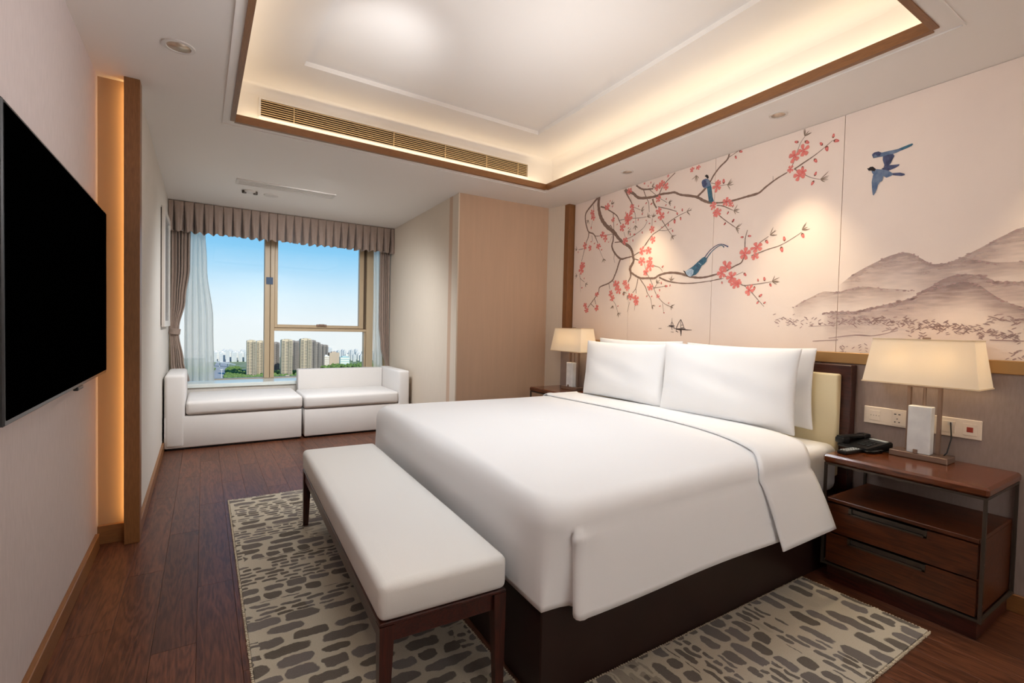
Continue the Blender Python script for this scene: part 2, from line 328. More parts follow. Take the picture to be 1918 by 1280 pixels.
# ------------------------------------------------------------------ builders
def link(name, me, m=None, parent=None, loc=(0, 0, 0)):
    o = bpy.data.objects.new(name, me); COL.objects.link(o)
    if m is not None:
        if not me.materials: me.materials.append(m)
    o.location = loc
    if parent is not None: o.parent = parent
    return o
def tag(o, label=None, cat=None, group=None, kind=None):
    if label: o['label'] = label
    if cat: o['category'] = cat
    if group: o['group'] = group
    if kind: o['kind'] = kind
    return o
def thing(name, label, cat, loc=(0, 0, 0), rz=0.0, group=None):
    o = bpy.data.objects.new(name, None); COL.objects.link(o); o.empty_display_size = 0.05
    o.location = loc; o.rotation_euler = (0, 0, rz)
    return tag(o, label, cat, group)
class B:
    """collects shapes in world (or parent-local) coordinates"""
    def __init__(s): s.bm = bmesh.new()
    def box(s, x0, x1, y0, y1, z0, z1, bev=0.0, seg=1):
        b = bmesh.new(); bmesh.ops.create_cube(b, size=1.0)
        bmesh.ops.scale(b, vec=(x1 - x0, y1 - y0, z1 - z0), verts=b.verts); bmesh.ops.translate(b, vec=((x0 + x1) / 2, (y0 + y1) / 2, (z0 + z1) / 2), verts=b.verts)
        if bev: bmesh.ops.bevel(b, geom=b.edges[:], offset=bev, segments=seg, profile=0.5, affect='EDGES')
        return s.add(b)
    def prism(s, pts, z0, z1, bev=0.0, seg=1):
        b = bmesh.new(); lo = [b.verts.new((x, y, z0)) for x, y in pts]; hi = [b.verts.new((x, y, z1)) for x, y in pts]
        n = len(pts)
        b.faces.new(lo[::-1]); b.faces.new(hi)
        for i in range(n): b.faces.new((lo[i], lo[(i + 1) % n], hi[(i + 1) % n], hi[i]))
        bmesh.ops.recalc_face_normals(b, faces=b.faces[:])
        if bev: bmesh.ops.bevel(b, geom=b.edges[:], offset=bev, segments=seg, profile=0.5, affect='EDGES')
        return s.add(b)
    def hexa(s, lo, hi):
        """eight corners: lo four then hi four, same order"""
        b = bmesh.new(); L = [b.verts.new(p) for p in lo]; H = [b.verts.new(p) for p in hi]
        b.faces.new(L[::-1]); b.faces.new(H)
        for i in range(4): b.faces.new((L[i], L[(i + 1) % 4], H[(i + 1) % 4], H[i]))
        bmesh.ops.recalc_face_normals(b, faces=b.faces[:]); return s.add(b)
    def lathe(s, prof, c=(0, 0, 0), n=24, axis='z'):
        b = bmesh.new(); rings = []
        for r, h in prof:
            rings.append([b.verts.new((r * math.cos(2 * PI * i / n), r * math.sin(2 * PI * i / n), h)) for i in range(n)])
        for a, d in zip(rings, rings[1:]):
            for i in range(n): b.faces.new((a[i], a[(i + 1) % n], d[(i + 1) % n], d[i]))
        for r in (rings[0], rings[-1]):
            try: b.faces.new(r)
            except Exception: pass
        bmesh.ops.remove_doubles(b, verts=b.verts, dist=1e-6)
        bmesh.ops.recalc_face_normals(b, faces=b.faces[:])
        if axis == 'x': bmesh.ops.rotate(b, cent=(0, 0, 0), matrix=Matrix.Rotation(PI / 2, 3, 'Y'), verts=b.verts)
        if axis == 'y': bmesh.ops.rotate(b, cent=(0, 0, 0), matrix=Matrix.Rotation(-PI / 2, 3, 'X'), verts=b.verts)
        bmesh.ops.translate(b, vec=c, verts=b.verts); return s.add(b)
    def tube(s, pts, r, n=8):
        b = bmesh.new(); rings = []; P = [Vector(p) for p in pts]
        for i, p in enumerate(P):
            t = (P[min(i + 1, len(P) - 1)] - P[max(i - 1, 0)]).normalized()
            u = t.cross(Vector((0, 0, 1)))
            if u.length < 1e-3: u = t.cross(Vector((1, 0, 0)))
            u.normalize(); v = t.cross(u)
            rings.append([b.verts.new(p + r * (math.cos(2 * PI * k / n) * u + math.sin(2 * PI * k / n) * v)) for k in range(n)])
        for a, d in zip(rings, rings[1:]):
            for k in range(n): b.faces.new((a[k], a[(k + 1) % n], d[(k + 1) % n], d[k]))
        b.faces.new(rings[0]); b.faces.new(rings[-1]); bmesh.ops.recalc_face_normals(b, faces=b.faces[:]); return s.add(b)
    def grid(s, rows):
        b = bmesh.new(); V = [[b.verts.new(p) for p in r] for r in rows]
        for a, d in zip(V, V[1:]):
            for i in range(len(a) - 1):
                b.faces.new((a[i], a[i + 1], d[i + 1], d[i]))
        return s.add(b)
    def add(s, b):
        me = bpy.data.meshes.new('tmp'); b.to_mesh(me); b.free(); s.bm.from_mesh(me); bpy.data.meshes.remove(me); return s
    def mesh(s, name, origin=(0, 0, 0), smooth=False, angle=None):
        me = bpy.data.meshes.new(name)
        if origin != (0, 0, 0): bmesh.ops.translate(s.bm, vec=[-c for c in origin], verts=s.bm.verts)
        s.bm.to_mesh(me); s.bm.free()
        if smooth:
            for p in me.polygons: p.use_smooth = True
            if angle:
                try: me.set_sharp_from_angle(angle=angle)
                except Exception: pass
        return me
    def out(s, name, m, parent=None, smooth=False, angle=None, world=True):
        """link as one object; coordinates given in world space unless world=False"""
        if parent is not None and world: org = tuple(parent_world(parent)); loc = (0, 0, 0)
        else: org = (0, 0, 0); loc = (0, 0, 0)
        if parent is None:
            bb = [v.co for v in s.bm.verts]
            org = (sum(v.x for v in bb) / len(bb), sum(v.y for v in bb) / len(bb), min(v.z for v in bb)); loc = org
        me = s.mesh(name, org, smooth, angle)
        return link(name, me, m, parent, loc)
def parent_world(o):
    v = Vector((0, 0, 0))
    while o is not None: v += o.location; o = o.parent
    return v
def structure(name, b, m, **k):
    return tag(b.out(name, m, **k), kind='structure')
def subdiv(o, n=1):
    md = o.modifiers.new('smooth', 'SUBSURF'); md.levels = n; md.render_levels = n; return o
# ================================================================== THE ROOM
ZC = 2.59          # dropped ceiling
ZT = 2.90          # tray ceiling
def mx(y): return 3.212 + 0.035 * (y - 0.672)      # the mural plane leans a little away from the bed

# floor: slab and single planks
fl = structure('floor', B().box(-0.62, 3.45, -2.1, 7.1, -0.06, -0.006), M['gap'])
plank_me = {}
def plank_mesh(w, l):
    k = (round(w, 3), round(l, 3))
    if k not in plank_me:
        b = B().box(-w / 2 + 0.0004, w / 2 - 0.0004, -l / 2 + 0.0004, l / 2 - 0.0004, -0.012, 0, bev=0.0007)
        plank_me[k] = b.mesh('plank')
        plank_me[k].materials.append(M['floor'])
    return plank_me[k]
pw, pl_ = 0.145, 1.21
x = -0.60; row = 0
flw = parent_world(fl)
while x < 3.3:
    y = -1.6 + (row * 0.47 % 1.21) - 1.21
    while y < 6.7:
        yc = y + pl_ / 2; xc = x + pw / 2
        under_bed = 1.25 < xc < 2.9 and yc - pl_ / 2 > 1.5 and yc + pl_ / 2 < 3.2
        if yc + pl_ / 2 > -0.3 and not under_bed and not (xc > 2.3 and yc > 3.6):
            o = bpy.data.objects.new('plank', plank_mesh(pw, pl_)); COL.objects.link(o); o.parent = fl
            o.location = Vector((xc, yc, 0)) - flw
        y += pl_
    x += pw; row += 1

# television wall, its end post and the lit niche
structure('wall_left', B().prism([(-0.485, -2.0), (-0.497, 3.42), (-0.497, 3.50), (-0.70, 3.50), (-0.70, -2.0)], 0, ZC), M['wallpaper_tv'])
structure('baseboard_left', B().prism([(-0.462, -2.0), (-0.478, 3.42), (-0.499, 3.42), (-0.487, -2.0)], 0, 0.085, bev=0.003), M['gold_wood'])
structure('wall_niche', B().box(-0.497, -0.33, 3.50, 3.56, 0, ZC), M['niche'])
structure('baseboard_niche', B().box(-0.497, -0.372, 3.478, 3.50, 0, 0.105, bev=0.002), M['gold_wood_x'])
post = structure('trim_post', B().box(-0.374, -0.303, 3.412, 3.440, 0, ZC, bev=0.002), M['gold_wood_z'])
B().box(-0.333, -0.303, 3.440, 3.50, 0, ZC).out('return_board', M['gold_wood_z'], post)
B().box(-0.340, -0.334, 3.446, 3.462, 0.1, ZC - 0.01).out('tape_channel', M['white_plastic'], post)
structure('wall_window_bay_left', B().prism([(-0.325, 3.50), (-0.340, 7.1), (-0.5, 7.1), (-0.5, 3.56), (-0.325, 3.56)], 0, ZC), M['wall_white'])
structure('baseboard_bay_left', B().prism([(-0.306, 3.441), (-0.322, 6.45), (-0.341, 6.45), (-0.325, 3.441)], 0, 0.085, bev=0.003), M['gold_wood'])
# window bay: pale striped return wall and caramel panel wall
structure('wall_window_bay_right', B().prism([(2.124, 4.372), (2.232, 7.1), (2.6, 7.1), (2.6, 4.42), (2.14, 4.42)], 0, ZC), M['wall_stripe'])
pn = structure('wall_far', B().prism([(2.130, 4.372), (3.197, 4.335), (3.3, 4.335), (3.3, 4.6), (2.130, 4.6)], 0, ZC), M['wall_brown'])
structure('trim_corner', B().prism([(2.118, 4.366), (2.132, 4.366), (2.132, 4.380), (2.118, 4.380)], 0, ZC), M['wall_stripe'])
structure('wall_return', B().prism([(3.197, 4.34), (3.262, 4.115), (3.5, 4.115), (3.5, 4.4)], 0, ZC), M['wall_stripe'])
structure('trim_upright', B().box(3.252, 3.36, 4.045, 4.115, 0, ZC, bev=0.002), M['gold_wood_z'])
# bed wall: solid behind, taupe wallpaper below the rail
structure('wall_right', B().prism([(mx(-2.1) + 0.014, -2.1), (mx(4.05) + 0.014, 4.05), (3.6, 4.05), (3.6, -2.1)], 1.1, ZC), M['gap'])
structure('wall_right_lower', B().box(3.192, 3.6, -2.1, 4.045, 0, 1.106), M['wallpaper_low'])
structure('baseboard_right', B().box(3.178, 3.194, -2.1, 4.044, 0, 0.085, bev=0.003), M['gold_wood'])
structure('trim_rail', B().box(3.180, 3.40, -2.1, 4.045, 1.104, 1.168, bev=0.003), M['rail'])
structure('wall_back', B().box(-0.7, 3.6, -2.2, -2.0, 0, 3.0), M['wall_white'])

# ceiling with its tray
HL = [(0.165, 3.73), (2.735, 3.758), (2.630, 0.835), (0.182, 0.835)]      # opening: far left, far right, near right, near left
OUTR = [(-0.72, 7.2), (3.62, 7.2), (3.62, -2.2), (-0.72, -2.2)]
b = B()
for i in range(4):
    j = (i + 1) % 4
    b.prism([OUTR[i], OUTR[j], HL[j], HL[i]], ZC, ZC + 0.04)
ceil = structure('ceiling', b, M['ceiling'])
def off(poly, d):
    """grow the opening outwards by d per side (far, right, near, left)"""
    (ax, ay), (bx, by), (cx_, cy_), (dx, dy) = poly; f, r, n_, l = d
    return [(ax - l, ay + f), (bx + r, by + f), (cx_ + r, cy_ - n_), (dx - l, dy - n_)]
OW = off(HL, (0.105, 0.145, 0.145, 0.145))
OO = off(HL, (0.20, 0.25, 0.25, 0.25))
b = B()
for i in range(4):
    j = (i + 1) % 4
    b.prism([OO[i], OO[j], OW[j], OW[i]], ZC + 0.02, ZT + 0.12)
tray_wall = b.out('tray_wall', M['ceiling'], ceil)
IN = [(0.53, 3.36), (2.375, 3.395), (2.285, 1.15), (0.56, 1.15)]
b = B()
for i in range(4):
    j = (i + 1) % 4
    b.prism([OO[i], OO[j], IN[j], IN[i]], ZT, ZT + 0.12)
b.prism(off(IN, (0.02,) * 4), ZT + 0.030, ZT + 0.10)
b.out('tray_ceiling', M['ceiling'], ceil)
# small quarter-round between tray wall and tray ceiling
b = B()
def cove_run(p, q, inx, iny, r=0.06):
    rows = []
    for k in range(7):
        a = k / 6 * PI / 2
        o_ = r * (1 - math.cos(a)); h = ZT - r + r * math.sin(a)
        rows.append([(c[0] + inx * o_, c[1] + iny * o_, h) for c in (p, q)])
    b.grid(rows)
cove_run(OW[0], OW[1], 0, -1); cove_run(OW[1], OW[2], -1, 0); cove_run(OW[2], OW[3], 0, 1); cove_run(OW[3], OW[0], 1, 0)
b.out('cove', M['ceiling'], ceil, smooth=True)
# wooden lip round the opening, and the fine white bead outside it
lip = tag(bpy.data.objects.new('trim_tray', None), kind='structure'); COL.objects.link(lip)
lip.location = (1.43, 2.3, ZC)
def lip_run(p, q, nx, ny, m, w=0.028):
    n_ = Vector((nx, ny, 0)) * w; a, c = Vector((*p, 0)) - n_ * 0.12, Vector((*q, 0)) - n_ * 0.12
    B().prism([tuple((a)[:2]), tuple(c[:2]), tuple((c + n_)[:2]), tuple((a + n_)[:2])], ZC - 0.006, ZC + 0.045).out('lip_board', m, lip)
e_ = 0.028
lip_run(HL[0], HL[1], 0, 1, M['gold_wood_x'])
lip_run(HL[1], HL[2], 1, 0, M['gold_wood'])
lip_run(HL[2], HL[3], 0, -1, M['gold_wood_x'])
lip_run(HL[3], HL[0], -1, 0, M['gold_wood'])
bead = tag(bpy.data.objects.new('trim_bead', None), kind='structure'); COL.objects.link(bead); bead.location = (1.43, 2.3, ZC)
O1 = off(HL, (0.085, 0.06, 0.085, 0.06)); O2 = off(HL, (0.093, 0.068, 0.093, 0.068))
for i in range(4):
    j = (i + 1) % 4
    B().prism([O1[i], O1[j], O2[j], O2[i]], ZC - 0.006, ZC + 0.004).out('bead_strip', M['ceiling'], bead)
# long air grille in the tray's far wall
gy = lambda x: 3.835 + (x - 0.165) * 0.0109
g = thing('air_grille', 'long cream slatted air grille in the far side of the ceiling tray', 'air grille', (1.446, 3.85, 2.70))
GX0, GX1, GZ0, GZ1 = 0.325, 2.567, 2.690, 2.805
def gbox(b, x0, x1, z0, z1, d0, d1, bev=0):
    return b.hexa([(x0, gy(x0) + d0, z0), (x1, gy(x1) + d0, z0), (x1, gy(x1) + d1, z0), (x0, gy(x0) + d1, z0)], [(x0, gy(x0) + d0, z1), (x1, gy(x1) + d0, z1), (x1, gy(x1) + d1, z1), (x0, gy(x0) + d1, z1)])
gbox(B(), GX0, GX1, GZ0, GZ1, -0.012, -0.004).out('backing', M['vent_dark'], g)
for k in range(8):
    z = GZ0 + (GZ1 - GZ0) * k / 7.6
    gbox(B(), GX0, GX1, z, z + 0.0050, -0.032, -0.023).out('slat', M['slat'], g)
for fx in (0.093, 0.42, 0.62, 0.80, 0.95):
    xx = GX0 + (GX1 - GX0) * fx
    gbox(B(), xx, xx + 0.006, GZ0, GZ1 - 0.006, -0.034, -0.030).out('divider', M['slat'], g)
b = B(); gbox(b, GX0 - 0.012, GX0, GZ0 - 0.008, GZ1 + 0.012, -0.034, 0.0); gbox(b, GX1, GX1 + 0.012, GZ0 - 0.008, GZ1 + 0.012, -0.034, 0.0); gbox(b, GX0, GX1, GZ1, GZ1 + 0.012, -0.034, 0.0); gbox(b, GX0, GX1, GZ0 - 0.010, GZ0, -0.034, 0.0)
b.out('frame', M['ceiling'], g)

# ceiling fittings
def downlight(x, y, r, label):
    t = thing('downlight', label, 'downlight', (x, y, ZC), group='recessed ceiling downlights')
    B().lathe([(r * 0.72, 0.0), (r * 0.76, -0.006), (r, -0.005), (r, 0.0)], (x, y, ZC), 32).out('ring', M['white_plastic'], t, True, 0.6)
    B().lathe([(r * 0.73, -0.003), (r * 0.66, 0.018), (r * 0.48, 0.036), (r * 0.46, 0.037)], (x, y, ZC), 32).out('reflector', M['steel_can'], t, True)
    B().lathe([(0.0, 0.030), (r * 0.40, 0.030), (r * 0.47, 0.036)], (x, y, ZC), 24).out('lamp', M['lamp_glow'], t, True)
M['steel_can'] = mat('satin_reflector', (214, 196, 176), 0.3, 0.5, metal=0.6)
M['lamp_glow'] = mat('lamp_face', (255, 236, 206), 0.5, emit=(255, 226, 180), estr=1.2)
downlight(-0.108, 2.891, 0.068, 'round recessed downlight in the dropped ceiling over the television')
downlight(2.918, 1.652, 0.052, 'round recessed downlight nearest the flying birds on the mural')
downlight(2.975, 2.944, 0.052, 'round recessed downlight above the thick blossom branches of the mural')
t = thing('ceiling_vent', 'slim white slot vent in the ceiling before the window curtains', 'vent', (0.69, 5.29, ZC))
def cv_box(a, c, d0, d1, z0, z1, m, nm):
    B().prism([(a, 5.19 + d0), (c, 5.21 + d0), (c, 5.21 + d1), (a, 5.19 + d1)], z0, z1).out(nm, m, t)
cv_box(0.25, 1.14, 0, 0.025, ZC - 0.010, ZC, M['white_plastic'], 'frame'); cv_box(0.25, 1.14, 0.165, 0.19, ZC - 0.010, ZC, M['white_plastic'], 'frame')
cv_box(0.25, 0.275, 0.025, 0.165, ZC - 0.010, ZC, M['white_plastic'], 'frame'); cv_box(1.115, 1.14, 0.025, 0.165, ZC - 0.010, ZC, M['white_plastic'], 'frame')
for k in range(4): cv_box(0.275, 1.115, 0.035 + 0.033 * k, 0.055 + 0.033 * k, ZC - 0.008, ZC - 0.002, M['white_plastic'], 'slat')
t = thing('ceiling_detector', 'small twin-eyed detector on the ceiling near the curtain pelmet', 'detector', (0.387, 5.62, ZC))
B().lathe([(0.055, 0), (0.055, -0.012), (0.045, -0.02), (0.0, -0.02)], (0.387, 5.62, ZC), 24).out('body', M['white_plastic'], t, True, 0.6)
for dx in (-0.05, 0.05): B().lathe([(0.022, -0.005), (0.02, -0.030), (0.0, -0.032)], (0.387 + dx, 5.62, ZC), 16).out('eye', M['steel_dark'], t, True, 0.6)
t = thing('access_disc', 'flat round ceiling cover beside the twin-eyed detector', 'ceiling cover', (0.587, 5.67, ZC))
B().lathe([(0.07, 0), (0.068, -0.008), (0.0, -0.009)], (0.587, 5.67, ZC), 24).out('cover', M['white_plastic'], t, True, 0.6)

# ================================================================== WINDOW
win = tag(bpy.data.objects.new('window_1', None), kind='structure'); COL.objects.link(win); win.location = (0.95, 6.95, 0.5)
WY0, WY1 = 6.90, 7.00
def wb(nm, m, *a, bev=0.003): return B().box(*a, bev=bev).out(nm, m, win)
wb('mullion', M['win_frame'], 0.648, 0.708, WY0 - 0.02, WY1, 0.50, 2.50)
wb('mullion', M['win_frame'], 0.714, 0.762, WY0 - 0.02, WY1, 0.50, 2.50)
wb('gasket', M['win_line'], 0.708, 0.714, WY0 + 0.01, WY1, 0.50, 2.50, bev=0)
wb('mullion', M['win_frame'], 1.935, 2.03, WY0 - 0.02, WY1, 0.50, 2.50)
wb('transom', M['win_frame'], 0.762, 1.935, WY0 - 0.015, WY1, 1.155, 1.192)
wb('gasket', M['win_line'], 0.762, 1.935, WY0 + 0.01, WY1, 1.192, 1.198, bev=0)
wb('bottom_rail', M['win_frame'], -0.34, 2.235, WY0 - 0.02, WY1, 0.44, 0.555)
wb('head_rail', M['win_frame'], -0.34, 2.235, WY0 - 0.02, WY1, 2.47, 2.59)
wb('jamb', M['win_frame'], 2.17, 2.235, WY0 - 0.02, WY1, 0.50, 2.50); wb('jamb', M['win_frame'], -0.34, -0.27, WY0 - 0.02, WY1, 0.50, 2.50)
wb('jamb_strip', M['win_frame'], 1.912, 1.933, WY0, WY1, 0.55, 1.155)
wb('sash_stile', M['win_frame'], 0.764, 0.800, WY0 - 0.005, WY1 - 0.03, 1.198, 2.47); wb('sash_stile', M['win_frame'], 1.836, 1.896, WY0 - 0.005, WY1 - 0.03, 1.198, 2.47)
wb('sash_stile', M['win_line'], 1.896, 1.934, WY0 + 0.02, WY1 - 0.03, 1.198, 2.47)
wb('sash_rail', M['win_frame'], 0.80, 1.836, WY0 - 0.005, WY1 - 0.03, 1.198, 1.238); wb('sash_rail', M['win_frame'], 0.80, 1.836, WY0 - 0.005, WY1 - 0.03, 2.40, 2.47)
h = wb('handle', M['bronze'], 1.27, 1.40, WY0 - 0.03, WY0, 1.222, 1.248); B().box(1.30, 1.37, WY0 - 0.045, WY0 - 0.025, 1.232, 1.252, bev=0.003).out('grip', M['bronze'], h)
for nm, x0, x1, z0, z1 in (('pane', -0.27, 0.648, 0.555, 2.47), ('pane', 0.80, 1.836, 1.238, 2.40), ('pane', 0.762, 1.912, 0.555, 1.155), ('pane', 2.03, 2.17, 0.555, 2.47)):
    B().box(x0, x1, WY0 + 0.045, WY0 + 0.051, z0, z1).out(nm, M['glass'], win)
structure('wall_window', B().box(-0.5, 2.6, 6.88, 7.02, 0, 0.50), M['wall_white'])
sill = structure('trim_sill', B().box(-0.335, 2.215, 6.47, 6.885, 0.505, 0.548, bev=0.004), M['stone'])
B().box(-0.335, 2.215, 6.49, 6.88, 0.0, 0.505).out('sill_wall', M['wall_white'], sill)
st = tag(B().box(0.664, 0.742, 6.874, 6.879, 1.745, 1.835, bev=0.001).out('window_sticker', M['sticker']), 'small square navy sticker on the upright window mullion', 'sticker')

# curtains
def drape(levels, y, amp, folds, n=120, phase=0.0, thick=0.0):
    rows = []
    L = levels
    zs = []
    for i in range(len(L) - 1):
        m_ = max(1, int(abs(L[i][0] - L[i + 1][0]) / 0.03))
        for k in range(m_): zs.append((i, k / m_))
    zs.append((len(L) - 2, 1.0))
    for i, f in zs:
        f2 = f * f * (3 - 2 * f)
        z = L[i][0] + (L[i + 1][0] - L[i][0]) * f
        x0 = L[i][1] + (L[i + 1][1] - L[i][1]) * f2; x1 = L[i][2] + (L[i + 1][2] - L[i][2]) * f2
        a = amp * (L[i][3] + (L[i + 1][3] - L[i][3]) * f2)
        r = []
        for k in range(n + 1):
            s = k / n; q = 2 * PI * folds * s + phase
            w = math.sin(q) + 0.28 * math.sin(2.3 * q + 1.1 + z * 0.6)
            r.append((x0 + (x1 - x0) * s + 0.006 * math.cos(q) , y + a * w, z))
        rows.append(r)
    return rows
cl = thing('curtain', 'taupe pleated silk curtain tied back beside the left wall', 'curtain', (-0.23, 6.7, 0.55), group='taupe tied-back window curtains')
B().grid(drape([(2.45, -0.325, -0.125, 1), (1.87, -0.322, -0.13, 1), (1.5, -0.322, -0.172, 0.9), (1.17, -0.325, -0.236, 0.45), (1.10, -0.325, -0.236, 0.45), (0.80, -0.322, -0.19, 0.8), (0.56, -0.318, -0.13, 1)], 6.70, 0.028, 6.5)).out('drape', M['curtain'], cl, True)
tb = B(); tb.lathe([(0.046, -0.034), (0.052, -0.03), (0.052, 0.03), (0.046, 0.034)], (0, 0, 0), 28); bmesh.ops.scale(tb.bm, vec=(1.05, 0.95, 1), verts=tb.bm.verts); bmesh.ops.rotate(tb.bm, cent=(0, 0, 0), matrix=Matrix.Rotation(0.12, 3, 'Y'), verts=tb.bm.verts); bmesh.ops.translate(tb.bm, vec=(-0.280, 6.70, 1.135), verts=tb.bm.verts)
tb.out('tieback', M['curtain'], cl, True, 0.7)
cr_ = thing('curtain', 'taupe pleated silk curtain gathered at the right end of the window', 'curtain', (2.15, 6.7, 0.55), group='taupe tied-back window curtains')
B().grid(drape([(2.45, 2.055, 2.205, 1), (1.3, 2.055, 2.205, 1), (0.95, 2.085, 2.207, 0.8), (0.66, 2.165, 2.210, 0.5), (0.62, 2.17, 2.21, 0.5), (0.555, 2.155, 2.21, 0.6)], 6.70, 0.024, 5.5)).out('drape', M['curtain'], cr_, True)
tb = B(); tb.lathe([(0.024, -0.03), (0.028, -0.026), (0.028, 0.026), (0.024, 0.03)], (2.185, 6.70, 0.63), 20); tb.out('tieback', M['curtain'], cr_, True, 0.7)
sl = tag(B().grid(drape([(2.45, -0.15, 0.01, 1), (1.9, -0.17, 0.035, 1), (1.27, -0.20, 0.10, 1), (0.552, -0.20, 0.115, 1)], 6.79, 0.022, 4.5, 140)).out('sheer_curtain', M['sheer'], None, True), 'thin white sheer drawn aside behind the tied curtain by the left wall', 'sheer curtain', 'white window sheers')
sr = tag(B().grid(drape([(2.45, 1.99, 2.10, 1), (1.27, 2.0, 2.12, 1), (0.552, 2.01, 2.15, 1)], 6.79, 0.016, 3.2, 100)).out('sheer_curtain', M['sheer'], None, True), 'thin white sheer behind the curtain at the right end of the window', 'sheer curtain', 'white window sheers')
# pleated pelmet
pv = thing('curtain_pelmet', 'taupe pleated fabric pelmet across the top of the window bay', 'pelmet', (0.95, 6.55, 2.24))
NP = 27; rows = []
for iz in range(19):
    f = iz / 18; r = []
    for k in range(NP * 16 + 1):
        s = k / 16; ph = s - math.floor(s); xx = -0.332 + (2.206 + 0.332) * k / (NP * 16)
        kk = int(s); wob = 0.85 + 0.3 * math.sin(kk * 7.3)
        w = 0.03 + 0.26 * f * wob; dd = abs(ph - 0.5)
        rec = max(0, 1 - dd / w) ** 0.7 * (0.028 + 0.070 * min(1, f * 1.5)) + 0.004 * f * math.sin(2 * PI * ph * 2 + kk)
        bul = 0.008 * f * (math.cos(2 * PI * ph) * 0.5 + 0.5)
        z = 2.586 - f * 0.335 - f * 0.010 * math.cos(2 * PI * ph + kk)
        r.append((xx, 6.545 + rec - bul, z))
    rows.append(r)
o = B().grid(rows).out('pleated_fabric', M['curtain'], pv, True); md = o.modifiers.new('thick', 'SOLIDIFY'); md.thickness = 0.004
B().box(-0.332, 2.206, 6.655, 6.668, 2.46, 2.588).out('pelmet_board', M['curtain'], pv)

# framed picture on the bay's left wall
pf = thing('picture_frame', 'white framed pale picture on the left wall beside the window curtain', 'picture', (-0.31, 5.85, 1.19))
B().box(-0.334, -0.318, 5.44, 6.24, 1.215, 2.285).out('backing', M['gap'], pf)
def pfb(y0, y1, z0, z1): B().box(-0.326, -0.300, y0, y1, z0, z1, bev=0.003).out('frame_side', M['picture_white'], pf)
pfb(5.42, 5.475, 1.20, 2.30); pfb(6.205, 6.26, 1.20, 2.30); pfb(5.475, 6.205, 1.20, 1.255); pfb(5.475, 6.205, 2.245, 2.30)
B().box(-0.316, -0.309, 5.475, 6.205, 1.255, 2.245).out('print', M['picture_print'], pf)

# ================================================================== CITY OUTSIDE
GZ = -94.0
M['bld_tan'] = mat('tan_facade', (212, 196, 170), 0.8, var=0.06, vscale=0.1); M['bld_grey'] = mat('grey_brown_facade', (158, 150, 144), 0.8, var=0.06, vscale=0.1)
M['bld_haze'] = mat('haze_tinted_facade', (214, 216, 216), 0.8, var=0.08, vscale=0.05); M['bld_white'] = mat('white_facade', (240, 238, 230), 0.7); M['bld_beige'] = mat('beige_facade', (196, 178, 158), 0.8)
M['bld_glass'] = mat('blue_green_facade', (176, 206, 208), 0.4); M['bld_win'] = mat('dark_window_band', (96, 92, 90), 0.4); M['far_win'] = mat('haze_tinted_window_band', (184, 190, 194), 0.5)
M['green'] = mat('tree_canopy', (72, 104, 48), 0.9, second=(122, 148, 72), vscale=0.16, detail=6); M['land'] = mat('city_ground', (104, 126, 70), 0.9, second=(160, 166, 140), vscale=0.02)
M['road'] = mat('pale_asphalt', (168, 170, 170), 0.8); M['ramp'] = mat('concrete_ramp', (226, 226, 218), 0.7); M['car'] = mat('car_paint', (206, 206, 206), 0.4)
structure('ground', B().prism([(-500, 250), (1000, 250), (1000, 1440), (-500, 1440)], GZ - 2, GZ), M['land'])
def bands(b, x0, x1, y0, n, z0, z1, proud, frac=0.45):
    h = (z1 - z0) / n
    for k in range(n): b.box(x0, x1, y0 - proud, y0 + 0.3, z0 + h * k + h * 0.28, z0 + h * k + h * (0.28 + frac))
    return b
def tower(x, y, w, top, facade, label, grp=None, nfl=22, slabs=True):
    t = thing('apartment_tower', label, 'tower', (x, y, GZ), 0, grp)
    d = w * 1.1
    b = B(); b.box(x - w * 0.5, x - w * 0.17, y, y + d, GZ, top - 2); b.box(x - w * 0.17, x + w * 0.17, y + 1.5, y + d, GZ, top - 3.5); b.box(x + w * 0.17, x + w * 0.5, y, y + d, GZ, top - 2)
    b.out('facade', facade, t)
    b = B(); b.box(x - w * 0.46, x - w * 0.20, y + 0.6, y + d * 0.6, top - 2, top - 0.8); b.box(x + w * 0.20, x + w * 0.46, y + 0.6, y + d * 0.6, top - 2, top - 0.8); b.box(x - w * 0.2, x + w * 0.2, y + 2, y + d * 0.6, top - 3.5, top)
    b.out('roof_crown', facade, t)
    b = B()
    for a, c in ((-0.46, -0.21), (0.21, 0.46)): bands(b, x + w * a, x + w * c, y, nfl, GZ + 4, top - 3, 0.12)
    bands(b, x - w * 0.13, x + w * 0.13, y + 1.5, nfl, GZ + 4, top - 4, 0.12)
    tag(b.out('window_bands', M['bld_win'], t), kind='stuff')
    b = B(); h = (top - 3 - GZ - 4) / nfl
    for k in range(nfl):
        for a, c in ((-0.52, -0.15), (0.15, 0.52)): b.box(x + w * a, x + w * c, y - 0.7, y, GZ + 4 + h * k, GZ + 4 + h * k + 0.7)
    tag(b.out('balconies', facade, t), kind='stuff')
